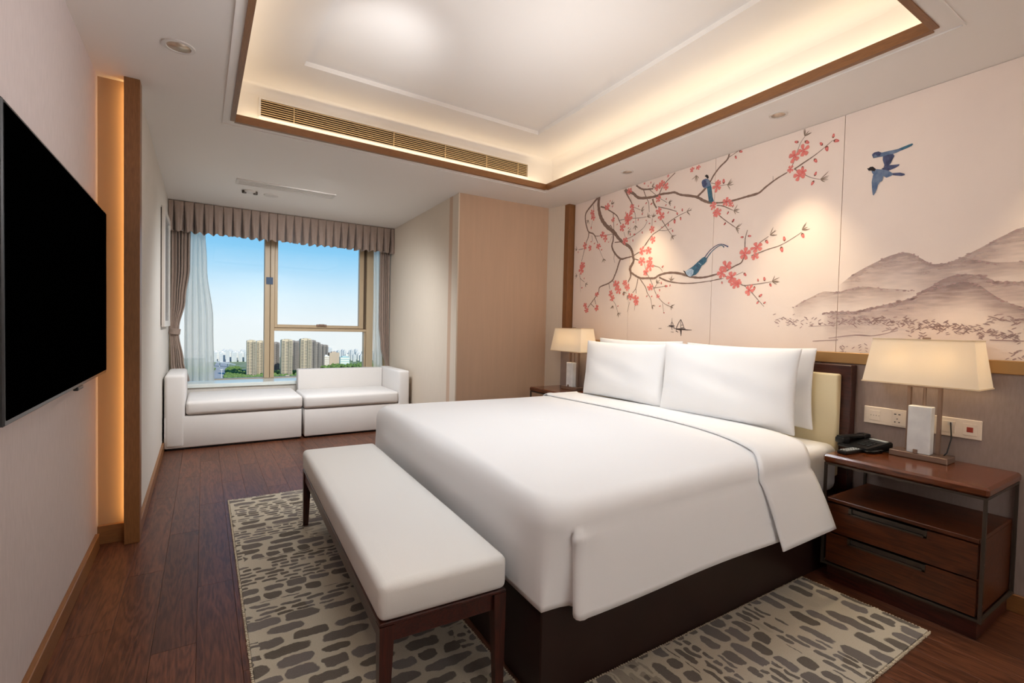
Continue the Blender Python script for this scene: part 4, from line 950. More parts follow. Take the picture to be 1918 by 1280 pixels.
# ================================================================== LAMPS
def lamp(yc, z0, label, mirror=1):
    x = 3.07
    t = thing('table_lamp', label, 'lamp', (x, yc, z0), 0)
    B().box(x - 0.055, x + 0.055, yc - 0.118, yc + 0.118, z0, z0 + 0.030, bev=0.003).out('base', M['bronze'], t)
    B().box(x - 0.048, x + 0.002, yc - 0.047, yc + 0.047, z0 + 0.030, z0 + 0.268, bev=0.003).out('marble_block', M['marble'], t)
    B().box(x - 0.056, x - 0.049, yc + 0.012 - 0.012, yc + 0.012 + 0.006, z0 + 0.030, z0 + 0.050, bev=0.001).out('base_clip', M['bronze'], t)
    b = B(); b.box(x + 0.004, x + 0.026, yc - 0.068, yc - 0.054, z0 + 0.030, z0 + 0.372); b.box(x + 0.004, x + 0.026, yc + 0.056, yc + 0.070, z0 + 0.030, z0 + 0.372); b.box(x + 0.004, x + 0.026, yc - 0.054, yc + 0.056, z0 + 0.358, z0 + 0.372)
    b.out('frame', M['bronze'], t)
    B().tube([(x + 0.012, yc, z0 + 0.22), (x + 0.012, yc, z0 + 0.50)], 0.007, 10).out('stem', M['bronze'], t, True, 0.6)
    zb, zt_ = z0 + 0.375, z0 + 0.603
    def ring(hx, hy, z): return [(x - 0.005 - hx, yc - hy, z), (x - 0.005 + hx, yc - hy, z), (x - 0.005 + hx, yc + hy, z), (x - 0.005 - hx, yc + hy, z)]
    b = B(); bm_ = b.bm; lo, hi = [bm_.verts.new(p) for p in ring(0.108, 0.231, zb)], [bm_.verts.new(p) for p in ring(0.077, 0.200, zt_)]
    for i in range(4): bm_.faces.new((lo[i], lo[(i + 1) % 4], hi[(i + 1) % 4], hi[i]))
    sh = b.out('shade', M['shade'], t); md = sh.modifiers.new('thick', 'SOLIDIFY'); md.thickness = 0.002
    def trimring(hx, hy, z, h):
        b = B(); r_ = 0.003
        a, c, d, e2 = x - 0.005 - hx, x - 0.005 + hx, yc - hy, yc + hy
        b.box(a - r_, a + r_, d, e2, z, z + h); b.box(c - r_, c + r_, d, e2, z, z + h); b.box(a, c, d - r_, d + r_, z, z + h); b.box(a, c, e2 - r_, e2 + r_, z, z + h)
        return b
    trimring(0.108, 0.231, zb, 0.006).out('lower_trim', M['shade_trim'], sh); trimring(0.077, 0.200, zt_ - 0.005, 0.006).out('upper_trim', M['shade_trim'], sh)
    b = B(); b.box(x - 0.078, x + 0.068, yc - 0.003, yc + 0.003, zt_ - 0.012, zt_ - 0.008); b.out('spider', M['bronze'], t)
    B().box(x - 0.012, x + 0.012, yc - 0.014, yc + 0.014, zt_ - 0.008, zt_ + 0.010, bev=0.002).out('finial', M['bronze'], t)
    for s in (-0.09, 0.09): B().lathe([(0.0, -0.03), (0.022, -0.018), (0.028, 0.0), (0.022, 0.018), (0.010, 0.035), (0.010, 0.05)], (x - 0.005, yc + s, zb + 0.11), 16).out('bulb', M['bulb'], t, True)
    for s in (-0.09, 0.09):
        l = light('lamp_light', 'POINT', (x - 0.005, yc + s, zb + 0.11), 0.17, (1.0, 0.95, 0.84), shadow_soft_size=0.035)
    return t
M['shade_trim'] = mat('shade_edge_tape', (226, 206, 174), 0.7)
M['bulb'] = mat('frosted_bulb', (255, 240, 214), 0.4, emit=(255, 214, 150), estr=3.0)
la = lamp(0.937, 0.655, 'marble and bronze lamp with cream trapezoid shade behind the telephone')
lb = lamp(3.690, 0.672, 'marble and bronze lamp with cream shade on the far nightstand')
for o_ in bpy.data.objects:
    if o_.name.startswith('bulb'): o_.visible_shadow = True
B().tube([(3.085, 0.862, 0.672), (3.10, 0.845, 0.70), (3.14, 0.842, 0.77), (3.178, 0.858, 0.842)], 0.003, 8).out('cord', M['black'], la, True)

# ================================================================== SOCKETS
def plate(name, label, yl, yr, zb, zt_):
    t = thing(name, label, 'socket', (3.188, (yl + yr) / 2, zb))
    B().box(3.182, 3.193, yr, yl, zb, zt_, bev=0.003).out('plate', M['cream_plastic'], t)
    return t
p1 = plate('switch_socket', 'cream double plate with switch and socket left of the lamp stem', 1.240, 0.975, 0.777, 0.872)
B().box(3.1805, 3.184, 1.160, 1.212, 0.797, 0.852, bev=0.001).out('switch_rocker', M['cream_plastic'], p1)
for k in range(4): B().box(3.1800, 3.1815, 1.164 + k * 0.0125, 1.168 + k * 0.0125, 0.823, 0.826).out('switch_mark', M['slot'], p1)
B().box(3.1808, 3.184, 1.045, 1.105, 0.787, 0.862, bev=0.001).out('socket_insert', M['cream_plastic'], p1)
b = B()
for yy, zz in ((1.091, 0.846), (1.072, 0.846)): b.box(3.1798, 3.1812, yy - 0.005, yy + 0.005, zz - 0.0025, zz + 0.0025)
b.box(3.1798, 3.1812, 1.0795, 1.0835, 0.818, 0.824); b.box(3.1798, 3.1812, 1.088, 1.094, 0.801, 0.806); b.box(3.1798, 3.1812, 1.069, 1.075, 0.801, 0.806); b.box(3.1798, 3.1812, 1.034, 1.040, 0.82, 0.833)
b.out('socket_slots', M['slot'], p1)
p2 = plate('telephone_socket', 'cream double plate with a red-marked button right of the lamp stem', 0.955, 0.742, 0.772, 0.868)
B().box(3.1805, 3.184, 0.840, 0.895, 0.792, 0.850, bev=0.001).out('line_insert', M['cream_plastic'], p2); B().box(3.1795, 3.182, 0.850, 0.870, 0.828, 0.846).out('line_jack', M['white_plastic'], p2)
B().box(3.1805, 3.184, 0.758, 0.812, 0.790, 0.848, bev=0.001).out('button_insert', M['cream_plastic'], p2); B().box(3.1795, 3.182, 0.773, 0.797, 0.806, 0.831, bev=0.001).out('button', M['red_print'], p2)
p3 = plate('wall_socket', 'cream socket plate behind the far bedside lamp', 3.50, 3.28, 0.855, 0.945)
b = B()
for yy, zz in ((3.46, 0.915), (3.44, 0.915), (3.45, 0.885), (3.36, 0.915), (3.34, 0.915), (3.35, 0.885)): b.box(3.1798, 3.183, yy - 0.004, yy + 0.004, zz - 0.004, zz + 0.004)
b.out('socket_slots', M['slot'], p3)

# ================================================================== TELEPHONE AND REMOTE
ph = thing('telephone', 'black desk telephone on the nightstand beside the headboard', 'telephone', (3.03, 1.168, 0.655), -0.26)
q = B(); q.hexa([(-0.10, -0.085, 0.004), (0.09, -0.085, 0.004), (0.09, 0.085, 0.004), (-0.10, 0.085, 0.004)], [(-0.10, -0.085, 0.022), (0.09, -0.085, 0.052), (0.09, 0.085, 0.052), (-0.10, 0.085, 0.022)])
bmesh.ops.bevel(q.bm, geom=q.bm.edges[:], offset=0.006, segments=2, affect='EDGES'); q.out('body', M['black'], ph, True, 0.5, world=False)
q = B(); q.box(-0.11, 0.085, 0.040, 0.082, 0.048, 0.066, bev=0.007, seg=2); q.box(-0.115, -0.060, 0.036, 0.086, 0.026, 0.058, bev=0.008, seg=2); q.box(0.045, 0.095, 0.036, 0.086, 0.040, 0.070, bev=0.008, seg=2)
hs = q.out('handset', M['black'], ph, True, 0.6, world=False)
tl = lambda x_: 0.022 + (x_ + 0.10) / 0.19 * 0.030
for r_ in range(4):
    for c_ in range(3):
        xx, yy = -0.045 + r_ * 0.022, -0.050 + c_ * 0.024
        B().box(xx - 0.006, xx + 0.006, yy - 0.008, yy + 0.008, tl(xx), tl(xx) + 0.004, bev=0.001).out('key', M['bezel'], ph, world=False)
B().box(0.052, 0.078, -0.07, 0.015, tl(0.065) - 0.001, tl(0.065) + 0.003).out('name_card', M['grey_key'], ph, world=False)
sp_ = [(-0.115 + 0.12 * k / 90 , -0.088 - 0.008 * math.sin(PI * k / 90) + 0.006 * math.cos(k * 1.6), 0.011 + 0.006 * math.sin(k * 1.6)) for k in range(91)]
B().tube(sp_, 0.0025, 5).out('coiled_cord', M['black'], ph, True, world=False)
rc = thing('remote_control', 'black remote control with pale keys lying in front of the telephone', 'remote', (2.862, 1.165, 0.655), -0.12)
q = B(); q.box(-0.085, 0.085, -0.024, 0.024, 0.001, 0.019, bev=0.006, seg=2); q.out('body', M['black'], rc, True, 0.6, world=False)
for r_ in range(6):
    for c_ in range(3):
        xx, yy = -0.062 + r_ * 0.020, -0.013 + c_ * 0.013
        B().box(xx - 0.006, xx + 0.006, yy - 0.0035, yy + 0.0035, 0.0185, 0.0215).out('key', M['grey_key'], rc, world=False)

# ================================================================== MURAL
BRANCH = [[(3.6547,2.5975,0.02),(3.6609,2.5064,0.0183),(3.6369,2.4159,0.0206),(3.594,2.3425,0.0204),(3.5228,2.2718,0.0195),(3.4254,2.2048,0.0185),(3.3678,2.1455,0.0158),(3.2934,2.0849,0.014),(3.2218,2.0444,0.0139),(3.1816,2.0026,0.0128),(3.1625,1.9518,0.0128),(3.1517,1.8961,0.0109),(3.1876,1.845,0.0122),(3.1949,1.8151,0.0129)],[(3.6646,2.5931,0.0133),(3.7442,2.5435,0.0101),(3.8262,2.4925,0.0096),(3.862,2.4515,0.0083),(3.859,2.3825,0.0076),(3.8345,2.3168,0.0076),(3.8002,2.2636,0.0075),(3.7201,2.2276,0.0067),(3.6545,2.1281,0.0033)],[(3.8002,2.2636,0.0068),(3.8085,2.2104,0.0062),(3.8487,2.1478,0.0041),(3.8724,2.0683,0.0035),(3.9067,1.9754,0.0028)],[(3.7148,2.2234,0.0054),(3.6884,2.2061,0.0034),(3.6075,2.1972,0.0026),(3.529,2.1919,0.0023),(3.4434,2.1898,0.0026)],[(3.7436,2.53,0.0027),(3.7308,2.4738,0.0027)],[(3.751,2.2222,0.0024),(3.7379,2.1597,0.002)],[(3.4342,2.1934,0.0096),(3.4315,2.1294,0.009),(3.4478,2.0743,0.0096),(3.4076,2.0055,0.0096),(3.3228,1.9391,0.0094),(3.2433,1.9396,0.0068),(3.1749,1.9441,0.0055)],[(3.3228,1.9391,0.0094),(3.3478,1.8915,0.0088),(3.3725,1.8309,0.0082),(3.4068,1.7703,0.0077)],[(3.4068,1.7703,0.0077),(3.4243,1.7461,0.0077),(3.4845,1.7181,0.0065),(3.6054,1.6898,0.006),(3.6233,1.6411,0.0047),(3.6718,1.5901,0.0047),(3.7825,1.4922,0.0041)],[(3.4119,2.1044,0.0045),(3.3117,2.0967,0.0044)],[(3.4073,1.9991,0.0032),(3.4144,1.9491,0.0019),(3.3989,1.9094,0.0013)],[(3.63,2.487,0.008),(3.5699,2.4651,0.0072),(3.491,2.4205,0.0058),(3.3951,2.3578,0.0057),(3.3563,2.3005,0.005),(3.3323,2.265,0.0044)],[(3.4425,2.3857,0.0045),(3.4351,2.3207,0.0038),(3.4265,2.2304,0.0026)],[(3.3564,2.3036,0.0032),(3.2939,2.3018,0.0025),(3.1982,2.2938,0.0024),(3.1058,2.2801,0.0024),(3.009,2.2742,0.0018)],[(3.2594,2.111,0.0025),(3.1576,2.1326,0.0024),(3.0448,2.1805,0.0024),(2.9993,2.2315,0.0018)],[(3.2881,2.5784,0.0156),(3.2738,2.5505,0.0093),(3.2503,2.5085,0.0068),(3.2001,2.4368,0.0049),(3.1767,2.3836,0.003),(3.1487,2.3179,0.0024),(3.1367,2.2316,0.0018)],[(3.2878,2.5722,0.0124),(3.2301,2.5406,0.0123),(3.1824,2.5177,0.0128),(3.1136,2.4635,0.012),(3.0081,2.4406,0.0106),(2.9151,2.4318,0.0104),(2.8406,2.4352,0.0097),(2.7536,2.4241,0.0084),(2.7042,2.4184,0.0088),(2.6413,2.3852,0.0082),(2.5473,2.3538,0.008),(2.4697,2.3263,0.0084),(2.4125,2.2881,0.0088)],[(2.614,2.3765,0.0086),(2.4881,2.3347,0.0098),(2.4203,2.2924,0.0105),(2.3613,2.2637,0.0093),(2.2981,2.2479,0.0059),(2.2251,2.2379,0.0053),(2.1433,2.2362,0.0072),(2.076,2.2395,0.0066),(1.9664,2.2451,0.0074)],[(2.0467,2.2412,0.0086),(1.9664,2.2443,0.007),(1.9094,2.277,0.0064),(1.8359,2.3131,0.005),(1.7647,2.3368,0.0035)],[(3.0375,2.0082,0.0036),(2.9468,2.095,0.0035),(2.8869,2.1203,0.0029)],[(3.1498,1.9503,0.0049),(3.0845,1.9726,0.0042)],[(3.1485,1.9199,0.0049),(3.0897,1.9015,0.0042)],[(3.9625,2.1038,0.0028),(3.8849,2.1044,0.0035)],[(3.632,2.0722,0.002),(3.5996,2.0155,0.0017),(3.5679,1.966,0.0013)],[(3.747,2.3695,0.0017),(3.7654,2.3121,0.0014)],[(3.2888,2.1834,0.0019),(3.269,2.1309,0.0019)],[(3.452,2.1706,0.0016),(3.4779,2.1168,0.0013)],[(3.1475,2.5818,0.0073),(3.0841,2.537,0.0078),(3.0272,2.5179,0.0071),(2.9409,2.5037,0.0058)],[(3.0551,2.5185,0.0042),(3.0244,2.4529,0.0041),(2.9904,2.3931,0.0029),(2.9791,2.3094,0.0023)],[(2.9794,2.5011,0.0029),(2.9079,2.4417,0.0023)],[(2.945,2.4182,0.0087),(2.9279,2.3743,0.0075),(2.8956,2.3277,0.0069)],[(2.8809,2.3361,0.0034),(2.7768,2.2984,0.0034),(2.6768,2.2568,0.0028)],[(2.8704,2.4419,0.0052),(2.8358,2.4961,0.0045),(2.7867,2.5346,0.0039),(2.7041,2.5798,0.0039)],[(3.0142,2.0228,0.0041),(2.9393,2.0996,0.0041),(2.8575,2.1328,0.0034),(2.7436,2.1866,0.0034),(2.6614,2.2157,0.0027),(2.5815,2.2331,0.0022)],[(2.8573,2.1299,0.0023),(2.7836,2.1181,0.002),(2.72,2.1273,0.0014)],[(2.8313,2.2133,0.004),(2.7697,2.1299,0.0028),(2.7174,2.0662,0.0017)],[(2.9418,2.2503,0.0023),(2.9424,2.1753,0.002)],[(2.8538,2.3986,0.0023),(2.7789,2.349,0.0017)],[(3.16,2.3863,0.0021),(3.0841,2.3474,0.0018)],[(2.4747,2.3345,0.0084),(2.4107,2.375,0.0088),(2.3615,2.4229,0.0065),(2.3318,2.4638,0.0065),(2.2784,2.5134,0.0064),(2.22,2.5496,0.0068),(2.204,2.5891,0.0063)],[(2.2088,2.5619,0.0026),(2.1293,2.5874,0.0021)],[(2.2973,2.2291,0.0032),(2.242,2.2125,0.0037),(2.1576,2.1645,0.0021)],[(2.2695,2.1466,0.0037),(2.2196,2.1033,0.0032),(2.1294,2.0335,0.0021)],[(2.3546,2.4105,0.0022),(2.3165,2.3959,0.0022)],[(2.2787,2.3709,0.0021),(2.2125,2.3655,0.0016)],[(1.7213,2.3449,0.0044),(1.6546,2.3737,0.0043),(1.6061,2.3936,0.003),(1.5553,2.4201,0.0021),(1.4912,2.4594,0.0016)],[(1.7395,2.3671,0.0026),(1.7234,2.3973,0.0022),(1.7005,2.468,0.0017),(1.685,2.506,0.0017),(1.6611,2.5366,0.0017)],[(1.7214,2.3493,0.0035),(1.6903,2.3217,0.0026),(1.6513,2.2923,0.0021),(1.609,2.2626,0.0017),(1.5559,2.2389,0.0013)],[(1.8609,2.3015,0.0018),(1.8623,2.3377,0.0009)],[(2.1926,1.7254,0.005),(2.1261,1.755,0.0049),(2.0788,1.7719,0.0049),(2.0622,1.7971,0.0043),(2.0459,1.8273,0.0032)],[(1.9994,1.814,0.0037),(1.9439,1.8284,0.0037),(1.8741,1.8456,0.0031),(1.8015,1.8589,0.0025),(1.7322,1.8866,0.002),(1.6565,1.9263,0.0015)],[(2.0506,1.8706,0.0038),(2.0507,1.9453,0.0032),(2.0356,2.0016,0.0021)],[(1.9412,1.8982,0.0026),(1.8776,1.9328,0.0021)],[(2.3322,1.6575,0.0029),(2.2668,1.6699,0.0023),(2.2156,1.6717,0.0014)],[(2.2004,1.6872,0.0039),(2.1717,1.6711,0.0033)],[(2.1113,1.6883,0.0019),(2.0585,1.7055,0.0016)],[(2.0727,1.6205,0.0038),(2.0428,1.6079,0.0032),(1.9518,1.6127,0.0026),(1.8439,1.6209,0.0015)],[(2.0488,1.6109,0.0032),(1.995,1.5652,0.0027),(1.9362,1.5021,0.0021),(1.8905,1.4539,0.0013)],[(2.8423,1.7284,0.0071),(2.7495,1.6898,0.0063),(2.618,1.6635,0.0048),(2.4862,1.6548,0.004),(2.3622,1.6593,0.0029),(2.231,1.6689,0.0019)],[(3.1665,1.9462,0.0122),(3.152,1.9022,0.0109),(3.1959,1.8397,0.0129),(3.1861,1.8083,0.0122),(3.184,1.7593,0.0073),(3.2163,1.7127,0.0049)],[(3.1858,1.8021,0.0104),(3.1253,1.7668,0.0079),(3.0583,1.7376,0.009),(2.9703,1.7309,0.0082),(2.8929,1.7251,0.0092),(2.8486,1.7446,0.0086),(2.7685,1.7578,0.0084),(2.6695,1.7521,0.0094),(2.5472,1.723,0.0091)],[(2.6042,1.7371,0.0092),(2.5206,1.7102,0.0087),(2.4404,1.6942,0.0079),(2.3637,1.6947,0.0071),(2.2684,1.7093,0.0063),(2.2471,1.7137,0.0056)],[(3.0908,1.734,0.0048),(3.1012,1.6868,0.0042),(3.116,1.6455,0.0036),(3.1522,1.6112,0.003)],[(3.1118,1.6453,0.003),(3.1059,1.6028,0.0024)],[(3.0662,1.7322,0.0042),(2.9987,1.6566,0.0035),(2.9727,1.6023,0.0029),(2.9314,1.5479,0.0023),(2.913,1.4776,0.0017)],[(3.0152,1.8582,0.0024),(2.988,1.7792,0.0024),(2.9466,1.7233,0.0029),(2.905,1.6509,0.0035),(2.8641,1.5797,0.0029),(2.7871,1.5084,0.0023),(2.7067,1.4725,0.0017)],[(2.7941,1.5029,0.0017),(2.7799,1.4235,0.0014)],[(2.897,1.6418,0.0029),(2.8369,1.644,0.0023),(2.7784,1.6489,0.0017)],[(2.8895,1.6442,0.0023),(2.8607,1.6769,0.002)],[(2.9283,1.8408,0.0029),(2.844,1.8125,0.0023),(2.8054,1.7722,0.0014)],[(3.4241,1.7397,0.0038),(3.3999,1.7189,0.0032)],[(3.475,1.7175,0.0032),(3.4582,1.6585,0.0026)],[(3.6815,1.5771,0.004),(3.6587,1.5227,0.0033)],[(3.7419,1.5319,0.0034),(3.683,1.4932,0.0034)],[(3.9291,1.8522,0.0028),(3.9214,1.8028,0.0028),(3.8478,1.7559,0.0021)],[(3.9214,1.8028,0.0017),(3.9093,1.6556,0.001)],[(3.1869,1.5272,0.0021),(3.2131,1.4357,0.0012)],[(3.1179,1.4947,0.0021),(3.1242,1.4465,0.0012)],[(3.4065,1.5472,0.0019),(3.3675,1.5015,0.0019),(3.3371,1.4313,0.0016)]]
BLOSSOM = [(3.5312,2.4671,0.0326),(3.7506,2.4508,0.0305),(3.738,2.4015,0.0304),(3.8587,2.1285,0.0311),(3.7771,2.0974,0.0273),(3.6431,2.0967,0.03),(3.588,2.2041,0.0296),(3.5423,2.1647,0.0294),(3.8883,1.9319,0.0382),(3.9083,1.8853,0.0384),(3.4399,2.3248,0.0224),(3.2334,2.3154,0.0401),(3.2405,2.28,0.037),(3.3083,2.2268,0.0313),(3.19,2.3984,0.0275),(3.1924,2.3564,0.0245),(3.2675,2.0967,0.0311),(2.9415,2.152,0.0262),(2.9262,2.0631,0.029),(3.0524,1.9805,0.0298),(2.9726,1.9706,0.0322),(3.0484,1.8852,0.0357),(2.9532,1.881,0.0321),(2.9512,1.8343,0.0351),(2.9962,1.7858,0.0295),(3.2304,2.5468,0.0277),(3.0454,2.5739,0.0249),(2.7775,2.5712,0.0225),(2.8879,2.5027,0.0316),(2.8442,2.5206,0.0285),(2.7991,2.4874,0.0282),(2.8763,2.4034,0.0258),(2.8719,2.3002,0.0287),(2.8401,2.2488,0.0313),(2.5365,2.5598,0.0293),(2.4763,2.562,0.0221),(3.8262,1.5104,0.0276),(3.8027,1.4653,0.0275),(3.6417,1.4822,0.03),(3.6478,1.6224,0.0234),(3.447,1.6193,0.029),(3.4216,1.5733,0.0288),(3.3668,1.6977,0.0412),(3.3373,1.6455,0.0315),(3.2553,1.7092,0.0279),(3.2231,1.6701,0.0308),(3.1762,1.5757,0.0306),(3.108,1.5547,0.0302),(3.1025,1.5244,0.0271),(2.9396,1.6501,0.0292),(2.8485,1.5647,0.0172),(2.297,2.3699,0.0322),(2.2919,2.3952,0.0214),(2.3285,2.2327,0.027),(2.2829,2.1757,0.0294),(2.3073,2.1697,0.0215),(2.2132,2.238,0.0289),(2.1772,2.2175,0.0209),(1.7204,2.4309,0.0349),(1.6659,2.4491,0.0322),(1.7433,2.353,0.022),(1.6851,2.2968,0.0324),(1.6647,2.3128,0.0258),(2.197,1.7563,0.039),(2.23,1.7147,0.0365),(2.1472,1.6748,0.0374),(2.1207,1.6236,0.0339),(2.0967,1.6248,0.0272),(2.0462,1.8354,0.0386),(1.9622,1.8698,0.0378),(1.9709,1.8081,0.0263),(2.0067,1.5738,0.0319)]
BUD = [(2.112,2.5771,0.0143,-31),(2.1503,2.5477,0.0129,-66),(2.198,2.1542,0.0115,-124),(2.1589,2.1957,0.0104,66),(2.2215,2.0775,0.0106,-133),(2.1545,2.0866,0.013,60),(2.2434,2.3939,0.0185,96),(1.711,2.5184,0.0139,155),(1.6471,2.4983,0.0171,-37),(1.4884,2.4847,0.0131,84),(1.4721,2.4513,0.0171,-23),(1.5568,2.4576,0.0133,127),(1.5241,2.4209,0.0173,-77),(1.5889,2.3658,0.016,-58),(1.5854,2.2795,0.0135,70),(1.5995,2.2288,0.0148,-119),(1.6657,2.3386,0.0138,-74),(2.0746,1.9569,0.0119,172),(2.0194,1.9567,0.0128,-10),(1.8896,1.8988,0.0155,-51),(1.7676,1.8991,0.016,103),(1.7826,1.834,0.019,-73),(1.6486,1.9059,0.0174,-69),(2.0432,1.6881,0.015,-49),(2.2271,1.6418,0.0101,-82),(1.9418,1.6381,0.0105,103),(1.8954,1.6425,0.014,102),(1.851,1.601,0.0123,-66),(1.9675,1.5848,0.0147,-96),(1.9208,1.5301,0.0146,39),(1.9383,1.4839,0.0115,-127),(1.8888,1.4797,0.0103,39),(2.1518,2.0885,0.0121,57),(2.2196,2.0783,0.0112,-131),(2.6191,2.2564,0.012,96),(2.6943,2.1807,0.0193,-84),(2.6332,2.1916,0.0136,-80),(2.7604,2.1617,0.0123,-92),(2.6691,2.2362,0.0132,111),(2.712,2.1039,0.0111,-71),(2.6991,2.294,0.01,76),(2.7647,2.2655,0.0101,-128),(3.0181,2.3959,0.0106,-142),(2.9548,2.377,0.0128,-156),(2.7926,2.3323,0.009,-129),(2.7911,2.3823,0.009,64),(3.1104,2.3883,0.0096,76),(3.0622,2.3076,0.0107,86),(3.27,2.3591,0.0099,80),(3.1093,2.2658,0.0096,-104),(3.167,2.2549,0.0097,-177),(3.0116,2.2425,0.0083,138),(2.971,2.2091,0.0094,177),(2.9059,2.2151,0.0092,-5),(3.2048,2.1489,0.0123,98),(3.1495,2.1404,0.0134,173),(3.0553,2.1438,0.0107,-79),(3.1683,2.0888,0.011,-85),(2.8287,2.1507,0.0091,146),(2.9704,2.5626,0.0093,82),(3.0006,2.5409,0.0082,86),(2.7639,1.648,0.0158,-4),(2.8161,1.6768,0.0114,98),(2.8321,1.6181,0.0103,-80),(2.7212,1.651,0.0089,-107),(2.8072,1.8147,0.0125,44),(2.9754,1.5731,0.0094,-137),(2.9207,1.5678,0.0093,36),(2.8227,1.481,0.0091,-161),(2.7292,1.5037,0.0078,53),(3.8891,1.6998,0.0111,5),(3.8549,1.7943,0.0097,61),(3.3398,1.4944,0.0088,34),(3.2727,1.6016,0.01,139),(2.7762,1.4234,0.0079,-2),(3.4903,2.5133,0.009,65),(3.4548,2.4549,0.0103,63),(3.7058,2.1351,0.0108,-147),(3.7588,2.1592,0.0095,-179),(3.5965,2.0578,0.0106,25),(3.9671,2.0799,0.0099,-101),(3.3822,2.2704,0.0089,-149),(3.2289,2.2107,0.0086,25),(3.4971,2.1194,0.0078,172),(3.765,2.3019,0.0136,-88)]
SPRIG = [(2.575,2.2345,0),(2.7174,2.0662,60),(3.001,2.2727,-20),(2.9381,2.2554,-60),(2.7645,2.346,0),(3.1446,2.2209,80),(3.0757,2.3398,-20),(2.9572,2.5248,-20),(2.4952,2.5057,80),(2.2124,2.3629,0),(2.1518,2.1634,10),(2.1293,2.0309,10),(1.6612,2.5387,-60),(1.554,2.2405,10),(1.8673,1.9389,-30),(1.6547,1.9404,-30),(1.8413,1.6233,-10),(2.7068,1.4753,10),(2.7158,1.6895,-70),(2.8682,1.6774,-70),(3.9733,1.8349,160),(3.8309,1.741,45),(3.4092,1.5026,100),(3.3371,1.4313,60),(3.2651,1.6292,80),(2.9135,1.4892,45),(3.2197,1.5899,45),(3.4747,2.4813,-30),(3.8109,2.3876,130),(3.5679,1.966,60),(3.9854,2.1102,180),(3.4756,2.2831,100),(3.2363,2.1813,20)]
